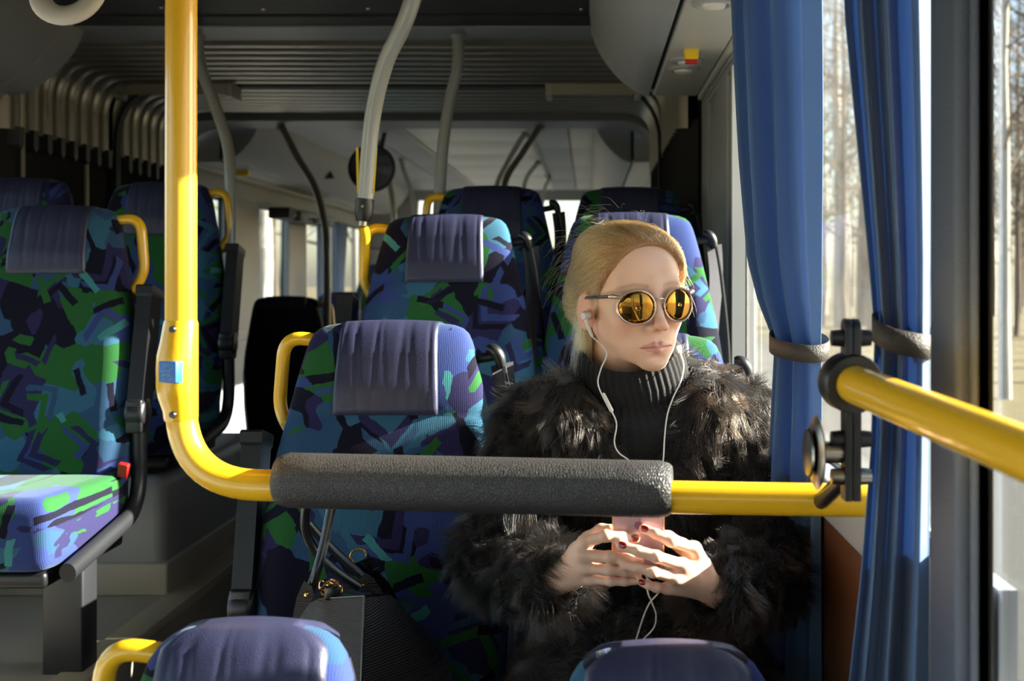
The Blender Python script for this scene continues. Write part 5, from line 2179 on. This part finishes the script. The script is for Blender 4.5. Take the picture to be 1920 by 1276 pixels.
# flyaways
sets.append(strand_set([(-0.072, -0.03, 0.03), (-0.066, -0.05, 0.06), (-0.07, -0.02, 0.0), (-0.05, -0.06, 0.09)], [(-1, -0.3, -0.5), (-0.9, -0.2, -0.1), (-0.8, 0.1, -0.9), (-0.9, -0.4, 0.1)], 150, 12, 0.010, (0.03, 0.085), 0.16, 23, 0.9))
sets.append(strand_set([(0.068, 0.02, 0.05), (0.072, 0.0, 0.03), (0.070, 0.02, 0.02)], [(0.6, 0.0, -0.9), (0.5, -0.3, -0.6), (0.35, 0.1, -1)], 80, 12, 0.008, (0.03, 0.07), 0.12, 24, 0.6))
sets.append(strand_set([(-0.03, -0.02, 0.122), (0.02, -0.02, 0.118), (-0.04, 0.0, 0.115)], [(-0.5, -0.8, 0.3), (0.2, -0.9, 0.1), (-0.8, -0.2, 0.1)], 70, 10, 0.012, (0.03, 0.06), 0.2, 25, 0.4))
# sideburn wisps in front of the ear
sets.append(strand_set([(-0.066, 0.014, 0.010), (-0.064, 0.020, 0.02), (-0.067, 0.008, 0.0)], [(-0.05, -0.25, -1), (-0.1, -0.4, -0.9)], 160, 9, 0.004, (0.02, 0.045), 0.08, 26, 0.3))
for i, w_ in enumerate(sets):
    n, k = w_.shape[:2]
    rg = np.random.default_rng(40 + i)
    o = curves_object('loose_hair', w_, np.linspace(1, 0.3, k)[None, :] * 0.00017, M['hair'], person, np.clip(rg.normal(0.72, 0.2, n), 0, 1))
    tag(o, kind='stuff')
# ------------------------------------------------------------------ clothes
def knit_material():
    m, k, b = new_mat('black_knit')
    tc = k.n('TexCoord')
    wv = k.n('TexWave', wave_type='BANDS', bands_direction='Z')
    wv.inputs['Scale'].default_value = 160
    wv.inputs['Distortion'].default_value = 4
    k.put(wv.inputs['Vector'], tc.outputs['Object'])
    b.inputs['Base Color'].default_value = srgb(15, 15, 19)
    b.inputs['Roughness'].default_value = 0.85
    b.inputs['Sheen Weight'].default_value = 0.06
    bp = k.n('Bump')
    bp.inputs['Strength'].default_value = 0.5
    bp.inputs['Distance'].default_value = 0.0015
    k.put(bp.inputs['Height'], wv.outputs['Fac'])
    k.put(b.inputs['Normal'], bp.outputs[0])
    return m


M['knit'] = knit_material()
# turtleneck: ribbed folded collar and chest
NC0 = HP(0, -0.022, -0.105)
NC1 = P(1200, 790, 2.10)


def turtleneck():
    prof = [(0.00, 0.068, -0.004), (-0.03, 0.074, 0.004), (0.0, 0.080, 0.010), (0.06, 0.086, 0.010), (0.20, 0.090, 0.006), (0.38, 0.092, 0.004), (0.52, 0.089, 0.0), (0.60, 0.086, 0.0), (0.70, 0.092, 0.0), (0.85, 0.110, 0.0), (1.0, 0.135, 0.0), (1.35, 0.150, 0.0), (1.9, 0.155, 0.0)]
    K = 288
    rows = []
    axd = NC1 - NC0
    for t, rd_, up_ in prof:
        c = NC0 + axd * t
        row = []
        for k in range(K):
            a = 2 * math.pi * k / K
            rib = 0.0016 * math.cos(a * 48) * (1.0 if t < 0.75 else 0.5)
            r_ = rd_ + rib
            fx = 1.05
            fy = 0.98 if t < 0.7 else 0.95 - 0.12 * min(1, (t - 0.7) / 0.4)
            # collar dips in front, rises at the back
            dz = (0.024 * math.sin(a)) * max(0.0, 1 - t * 1.2) + (0.018 * abs(math.cos(a)) ** 2 + 0.004 * math.cos(a)) * max(0.0, 1 - t)
            row.append((c.x + r_ * fx * math.cos(a), c.y + r_ * fy * math.sin(a), c.z + dz + up_))
        rows.append(row)
    mb = MB().grid(rows, close_u=True)
    return mb.mesh('turtleneck', M['knit'], angle=math.radians(80))


pchild('turtleneck', turtleneck())

# legs in dark trousers down to the floor (mostly below the frame)
M['trouser'] = mat('dark_trousers', srgb(24, 24, 30), 0.8, bump=0.3, scale=500)
gl = Grid(np.arange(-0.12, 0.36, 0.012), np.arange(1.55, 2.30, 0.012), np.arange(R(-1.17), R(-0.50), 0.012))
bl = Blk(gl, (-1, 0, -1), (1, 3, 3))
for s in (-1, 1):
    hip, kn, an = (0.10 + s * 0.085, 2.08, R(-0.665)), (0.10 + s * 0.09, 1.68, R(-0.685)), (0.10 + s * 0.08, 1.74, R(-1.08))
    bl.capsule(hip, kn, 0.074, 0.056, 0.02)
    bl.capsule(kn, an, 0.056, 0.042, 0.02)
    bl.capsule(an, (an[0], an[1] - 0.10, R(-1.11)), 0.042, 0.034, 0.02)
bl.merge()
v_, f_ = surface_nets(gl)
pchild('trousers', np_mesh('trousers', v_, f_, M['trouser']))

# fur coat ------------------------------------------------------------------
def coat_field():
    st = 0.009
    g = Grid(np.arange(-0.34, 0.42, st), np.arange(1.58, 2.32, st), np.arange(R(-0.78), R(-0.06), st))
    b = Blk(g, (-1, 0, -1), (1, 3, 3))
    LS, RS = P(1012, 802, 2.10), P(1390, 802, 2.10)
    LE, RE = P(938, 1045, 1.97), P(1462, 1060, 1.95)
    LW, RW = HZ(95, 660, 1.705), HZ(1490, 775, 1.71)
    b.ellipsoid(P(1200, 930, 2.13), (0.190, 0.125, 0.27), None, 0)
    b.ellipsoid(P(1200, 1260, 2.08), (0.205, 0.155, 0.20), None, 0.06)
    b.ellipsoid((0.088, 1.92, R(-0.660)), (0.205, 0.235, 0.125), None, 0.05)
    b.capsule(LS, RS, 0.066, 0.066, 0.05)
    b.capsule(LS, LE, 0.070, 0.066, 0.05)
    b.capsule(LE, LW, 0.066, 0.050, 0.04)
    b.capsule(RS, RE, 0.070, 0.060, 0.05)
    b.capsule(RE, RW, 0.062, 0.050, 0.04)
    # collar rolls beside the neck
    b.capsule(P(1092, 745, 2.12), P(1060, 770, 2.02), 0.040, 0.040, 0.04)
    b.capsule(P(1062, 765, 2.03), P(1165, 900, 1.985), 0.038, 0.030, 0.04)
    b.capsule(P(1318, 725, 2.12), P(1335, 765, 2.03), 0.042, 0.042, 0.04)
    b.capsule(P(1335, 765, 2.03), P(1240, 900, 1.985), 0.038, 0.030, 0.04)
    b.capsule(P(1120, 720, 2.19), P(1290, 712, 2.19), 0.035, 0.035, 0.03)
    # opening for the neck and chest
    b.capsule(NC0 + (NC0 - NC1) * 0.5, NC1, 0.088, 0.092, 0.012, '-')
    b.capsule(NC1, P(1205, 880, 1.96), 0.085, 0.022, 0.02, '-')
    # sleeve openings
    b.capsule(LW + (LW - LE) * 0.02, LW + (LW - LE) * 0.6, 0.030, 0.030, 0.006, '-')
    b.capsule(RW + (RW - RE) * 0.02, RW + (RW - RE) * 0.6, 0.030, 0.030, 0.006, '-')
    # flat towards seat back and wall
    b.merge()
    Y = g.ax[1][None, :, None]
    Z = g.ax[2][None, None, :]
    seat_y = 2.285 + (Z - (R(-0.110))) * 0.215 - 0.062
    cut = np.broadcast_to(Y - seat_y, g.f.shape).astype(f32)
    g.f = -smin(-g.f, -cut, 0.01)
    X = g.ax[0][:, None, None]
    cutx = np.broadcast_to(X - 0.335, g.f.shape).astype(f32)
    g.f = -smin(-g.f, -cutx, 0.01)
    return g, surface_nets(g), (LS, LE, LW, RS, RE, RW)


cg, (cv_, cf_), joints = coat_field()
M['coat_base'] = mat('fur_base', srgb(14, 12, 11), 0.9, var=0.3)
coat = pchild('fur_coat', np_mesh('fur_coat', cv_, cf_, M['coat_base']))
coat['label'] = 'dark brown fur coat'


def fur_material():
    m, k, b = new_mat('fur')
    m.node_tree.nodes.remove(b)
    h = k.n('BsdfHairPrincipled')
    try:
        h.model = 'CHIANG'
    except Exception:
        pass
    h.parametrization = 'COLOR'
    at = k.n('Attribute', attribute_name='tint')
    k.put(h.inputs['Color'], k.ramp(at.outputs['Fac'], [(0.0, (0.004, 0.0035, 0.0035, 1)), (0.35, (0.012, 0.0095, 0.008, 1)), (0.6, (0.038, 0.027, 0.020, 1)), (0.85, (0.10, 0.055, 0.028, 1)), (1.0, (0.22, 0.12, 0.05, 1))]))
    h.inputs['Roughness'].default_value = 0.32
    h.inputs['Radial Roughness'].default_value = 0.45
    h.inputs['Random Roughness'].default_value = 0.3
    h.inputs['Coat'].default_value = 0.0
    out = [n for n in m.node_tree.nodes if n.type == 'OUTPUT_MATERIAL'][0]
    k.put(out.inputs[0], h.outputs[0])
    return m


M['fur'] = fur_material()


def build_fur(n, k, seed):
    rg = np.random.default_rng(seed)
    p, nr = tri_sample(cv_, cf_, n, rg)
    # visible sides only need fur: drop what faces the seat back and the lap below the frame
    keep = (nr[:, 1] < 0.75) & (p[:, 2] > R(-0.70))
    p, nr = p[keep], nr[keep]
    n = len(p)
    # clumps
    nc = n // 26
    ci = rg.choice(n, nc, replace=False)
    cc = p[ci]
    # nearest clump by a coarse hash
    from mathutils import kdtree
    kd = kdtree.KDTree(nc)
    for i, q in enumerate(cc):
        kd.insert(q, i)
    kd.balance()
    near = np.fromiter((kd.find(q)[1] for q in p), int, n)
    # flow: down the body, along the sleeves towards the cuffs
    LS, LE, LW, RS, RE, RW = (np.array(q) for q in joints)
    flow = np.tile(np.array([0.0, -0.1, -1.0]), (n, 1))
    for a, b_, rad_ in ((LS, LE, 0.09), (LE, LW, 0.09), (RS, RE, 0.085), (RE, RW, 0.09)):
        ab = b_ - a
        t = np.clip(((p - a) @ ab) / (ab @ ab), 0, 1)
        d = np.linalg.norm(p - a - ab * t[:, None], axis=1)
        w_ = np.clip((rad_ - d) / 0.03, 0, 1)[:, None]
        flow = flow * (1 - w_) + (ab / np.linalg.norm(ab) + np.array([0, 0, -0.35])) * w_
    flow /= np.linalg.norm(flow, axis=1)[:, None]
    cdir = rg.normal(0, 0.42, (nc, 3))
    clen = rg.uniform(0.75, 1.25, nc)
    d0 = nr * 0.85 + flow * 0.55 + cdir[near] * 0.8 + rg.normal(0, 0.16, (n, 3))
    d0 /= np.linalg.norm(d0, axis=1)[:, None]
    ln = rg.uniform(0.020, 0.040, n) * clen[near]
    long_ = rg.random(n) < 0.12
    ln[long_] *= 1.3
    # tip of each clump
    tipdir = nr[ci] * 0.7 + flow[ci] * 0.75 + cdir
    tipdir /= np.linalg.norm(tipdir, axis=1)[:, None]
    ctip = cc + tipdir * (0.040 * clen)[:, None]
    pts = [p - nr * 0.003]
    d = d0.copy()
    q = p.copy()
    for i in range(1, k):
        t = i / (k - 1)
        d = d + flow * 0.16 + np.array([0, 0, -0.07])
        d /= np.linalg.norm(d, axis=1)[:, None]
        q = q + d * (ln / (k - 1))[:, None]
        pull = 0.55 * t ** 1.5
        tgt = cc[near] + (ctip[near] - cc[near]) * t
        pts.append(q * (1 - pull) + (tgt + (p - cc[near]) * 0.30) * pull)
    Pn = np.stack(pts, 1)
    tint = np.clip(rg.normal(0.30, 0.16, nc)[near] + rg.normal(0, 0.12, n), 0, 1)
    # rusty patches near the collar on her right and here and there
    patch = np.sin(p[:, 0] * 31 + 1.0) * np.sin(p[:, 2] * 23 + p[:, 0] * 9) + np.sin(p[:, 2] * 47 + p[:, 1] * 13) * 0.5
    tint = np.clip(tint + 0.30 * np.clip(patch - 0.45, 0, 1), 0, 1)
    c1 = np.array(P(1100, 705, 2.06))
    tint = np.clip(tint + 0.65 * np.exp(-(np.linalg.norm(p - c1, axis=1) / 0.05) ** 2), 0, 1)
    return Pn, tint


FP, ft = build_fur(120000, 6, 3)
rad = np.array([0.9, 1.0, 0.9, 0.7, 0.45, 0.15])[None, :] * 0.00030
fo = curves_object('fur', FP, rad, M['fur'], coat, ft)
tag(fo, kind='stuff')

# ------------------------------------------------------------------ sunglasses
M['lens'] = mat('gold_mirror_lens', srgb(156, 112, 48), 0.03, metal=1.0, var=0.01)
M['rim'] = mat('clear_rose_rim', srgb(206, 178, 160), 0.12, metal=0.6, coat=1.0, var=0.02)
M['temple'] = mat('dark_temple_arm', srgb(40, 28, 22), 0.25, coat=0.5)


def sunglasses():
    c = HP(0, 0.095, -0.012)
    r = empty('sunglasses', c)
    tag(r, 'round gold-mirrored sunglasses with clear rose rims worn by the woman', 'sunglasses')
    L = lambda x, y, z: HP(x, y, z) - c
    a = 0.0362

    def rim_pt(s, t, rx=0.0285, rz=0.0258, dy=0.0):
        # rounded top, fuller towards the outside
        x = rx * math.cos(t)
        z = rz * math.sin(t) - 0.012
        q = s * (a + x)
        y = 0.0985 - 4.2 * (abs(q)) ** 2 * 1.0 + dy
        return L(q, y, z)

    for s in (-1, 1):
        mb = MB()
        rows = []
        for rr in (1.0, 0.8, 0.6, 0.4, 0.2, 0.02):
            rows.append([rim_pt(s, 2 * math.pi * k / 40, 0.0275 * rr, 0.0248 * rr, 0.0022 * (1 - rr * rr)) for k in range(40)])
        mb.grid(rows, close_u=True)
        ln = mb.build('lens', M['lens'], r)
        md = ln.modifiers.new('thick', 'SOLIDIFY')
        md.thickness = 0.0015
        pts = [rim_pt(s, 2 * math.pi * k / 48) for k in range(48)]
        MB().tube(pts, 0.0013, 10, closed=True, flat=(1.0, 1.3)).build('rim', M['rim'], r)
        # browline end piece and temple arm
        e0 = L(s * (a + 0.0225), 0.0845, 0.0045)
        e1 = L(s * (a + 0.0325), 0.0770, 0.0065)
        e2 = L(s * (a + 0.0352), 0.0700, 0.0060)
        MB().tube([e0, e1, e2], [0.0030, 0.0044, 0.0032], 10).build('end_piece', M['rim'], r)
        MB().tube(catmull([e2, L(s * 0.0755, 0.045, 0.0045), L(s * 0.0765, 0.010, 0.0025), L(s * 0.0765, -0.012, 0.000), L(s * 0.0765, -0.030, -0.018)], 6), 0.0017, 8, flat=(1.5, 0.8), up=tuple(HU)).build('temple_arm', M['temple'], r)
        MB().tube([L(s * 0.011, 0.094, -0.012), L(s * 0.0095, 0.0895, -0.018)], 0.0018, 8).build('nose_pad', M['rim'], r)
    MB().tube(catmull([L(-0.0088, 0.0975, -0.003), L(-0.004, 0.0995, -0.0005), L(0.004, 0.0995, -0.0005), L(0.0088, 0.0975, -0.003)], 5), 0.0019, 10).build('bridge', M['rim'], r)
    return r


sunglasses()

# ------------------------------------------------------------------ phone
M['phone_back'] = mat('rose_phone_back', srgb(164, 138, 148), 0.3, metal=0.25, var=0.02)
M['phone_case'] = mat('clear_case_edge', srgb(214, 176, 130), 0.15, metal=0.3, coat=0.6)
M['screen'] = mat('phone_screen', srgb(12, 12, 14), 0.08)
M['logo'] = mat('phone_logo', srgb(172, 112, 138), 0.2, metal=0.7)


def phone():
    c = P(1197, 968, 1.6445)
    r = empty('phone', c)
    tag(r, 'rose gold phone with a clear case held in both hands', 'phone')
    r.rotation_euler = (math.radians(-2), math.radians(1.0), 0)

    def rr_outline(hw, hh, rad, n=8):
        out = []
        for cx_, cz_, a0 in ((hw - rad, hh - rad, 0), (-hw + rad, hh - rad, 90), (-hw + rad, -hh + rad, 180), (hw - rad, -hh + rad, 270)):
            for i in range(n + 1):
                t = math.radians(a0 + 90 * i / n)
                out.append((cx_ + rad * math.cos(t), cz_ + rad * math.sin(t)))
        return out
    MB().prism(rr_outline(0.0338, 0.0692, 0.010), 1, -0.0032, 0.0032).build('back', M['phone_back'], r, bevel=0.001)
    mb = MB()
    o1, o2 = rr_outline(0.0358, 0.0712, 0.0115), rr_outline(0.0335, 0.0690, 0.0100)
    rows = [[(x, -0.0042, z) for x, z in o2], [(x, -0.0042, z) for x, z in o1], [(x, 0.0042, z) for x, z in o1], [(x, 0.0042, z) for x, z in o2]]
    mb.grid(rows, close_u=True, close_v=True)
    mb.build('case', M['phone_case'], r)
    MB().prism(rr_outline(0.0318, 0.0660, 0.008), 1, 0.0033, 0.0037).build('screen', M['screen'], r)
    # camera and the small bitten-fruit emblem
    MB().lathe([(0, -0.0045), (0.0040, -0.0045), (0.0045, -0.003)], 20, (-0.0240, 0, 0.058), (0, 1, 0)).build('camera_lens', M['screen'], r)
    pts = []
    n = 40
    cx_, cz_ = 0.0005, -0.012
    for i in range(n):
        t = 2 * math.pi * i / n
        q = 0.0058 * (1 + 0.10 * math.sin(t) - 0.10 * abs(math.cos(t)) ** 3 * 0 - 0.16 * math.exp(-((t - math.pi / 2) / 0.25) ** 2) - 0.10 * math.exp(-((t - 3 * math.pi / 2) / 0.22) ** 2))
        x, z = q * math.cos(t), q * math.sin(t)
        # bite
        bx, bz, br = 0.0068, 0.0012, 0.0030
        dd = math.hypot(x - bx, z - bz)
        if dd < br:
            x = bx - math.sqrt(max(br * br - (z - bz) ** 2, 0))
        pts.append((cx_ + x, cz_ + z))
    lg = MB().prism(pts, 1, -0.00345, -0.0031)
    leaf = [(cx_ + 0.0002, cz_ + 0.0066), (cx_ + 0.0006, cz_ + 0.0085), (cx_ + 0.0022, cz_ + 0.0098), (cx_ + 0.0020, cz_ + 0.0080)]
    lg.prism(leaf, 1, -0.00345, -0.0031)
    lg.build('logo', M['logo'], r, smooth=False)
    return r


phone()


# ------------------------------------------------------------------ earphones
def earphones():
    base = P(1200, 900, 1.93)
    r = empty('earphones', base)
    tag(r, 'white wired earphones running from her ears to the phone', 'earphones')
    W_ = M['white']
    T = lambda px, py, d: P(px, py, d) - base
    # buds
    eb = HP(-0.0815, 0.004, -0.026) - base
    out = (HL * -1.0 + HF * 0.35).normalized()
    MB().lathe([(0, 0.010), (0.0055, 0.0085), (0.0085, 0.004), (0.0080, -0.002), (0.0055, -0.006), (0.0, -0.008)], 18, eb, out).build('earbud', W_, r)
    st = HP(-0.078, 0.014, -0.058) - base
    MB().tube([eb + out * 0.004, eb * 0.5 + st * 0.5 + out * 0.003, st], [0.0038, 0.0034, 0.0026], 12).build('bud_stem', W_, r)
    e2 = T(1273, 650, 2.03)
    s2 = T(1276, 662, 2.02)
    MB().tube([e2, s2], [0.0045, 0.003], 12).build('bud_stem', W_, r)
    c1 = catmull([st, T(1137, 660, 1.975), T(1127, 690, 1.965), T(1121, 715, 1.955), T(1128, 738, 1.95), T(1147, 771, 1.94), T(1156, 795, 1.935), T(1152, 828, 1.93), T(1160, 848, 1.925), T(1182, 866, 1.92), T(1208, 905, 1.915), T(1212, 960, 1.90)], 8)
    MB().tube(c1, 0.0012, 8).build('cord', W_, r)
    c2 = catmull([s2, T(1282, 685, 1.99), T(1276, 715, 1.965), T(1262, 745, 1.95), T(1251, 778, 1.94), T(1246, 820, 1.93), T(1243, 865, 1.92), T(1232, 910, 1.915), T(1212, 960, 1.90)], 8)
    MB().tube(c2, 0.0012, 8).build('cord', W_, r)
    a, b = T(1130, 737, 1.948), T(1148, 772, 1.938)
    d = (b - a).normalized()
    MB().tube([a, a + d * 0.002, b - d * 0.002, b], [0.0022, 0.0034, 0.0034, 0.0022], 12).build('remote', W_, r)
    c3 = catmull([T(1212, 960, 1.90), T(1214, 1030, 1.80), T(1213, 1100, 1.72), T(1222, 1128, 1.71), T(1230, 1152, 1.71), T(1226, 1176, 1.71), T(1206, 1199, 1.72), T(1188, 1225, 1.73), T(1180, 1240, 1.74), T(1184, 1225, 1.73), T(1193, 1198, 1.715), T(1205, 1160, 1.70), T(1218, 1130, 1.695), T(1236, 1106, 1.68), T(1215, 1085, 1.665), T(1200, 1062, 1.648)], 8)
    MB().tube(c3, 0.0012, 8).build('cord', W_, r)
    return r


earphones()
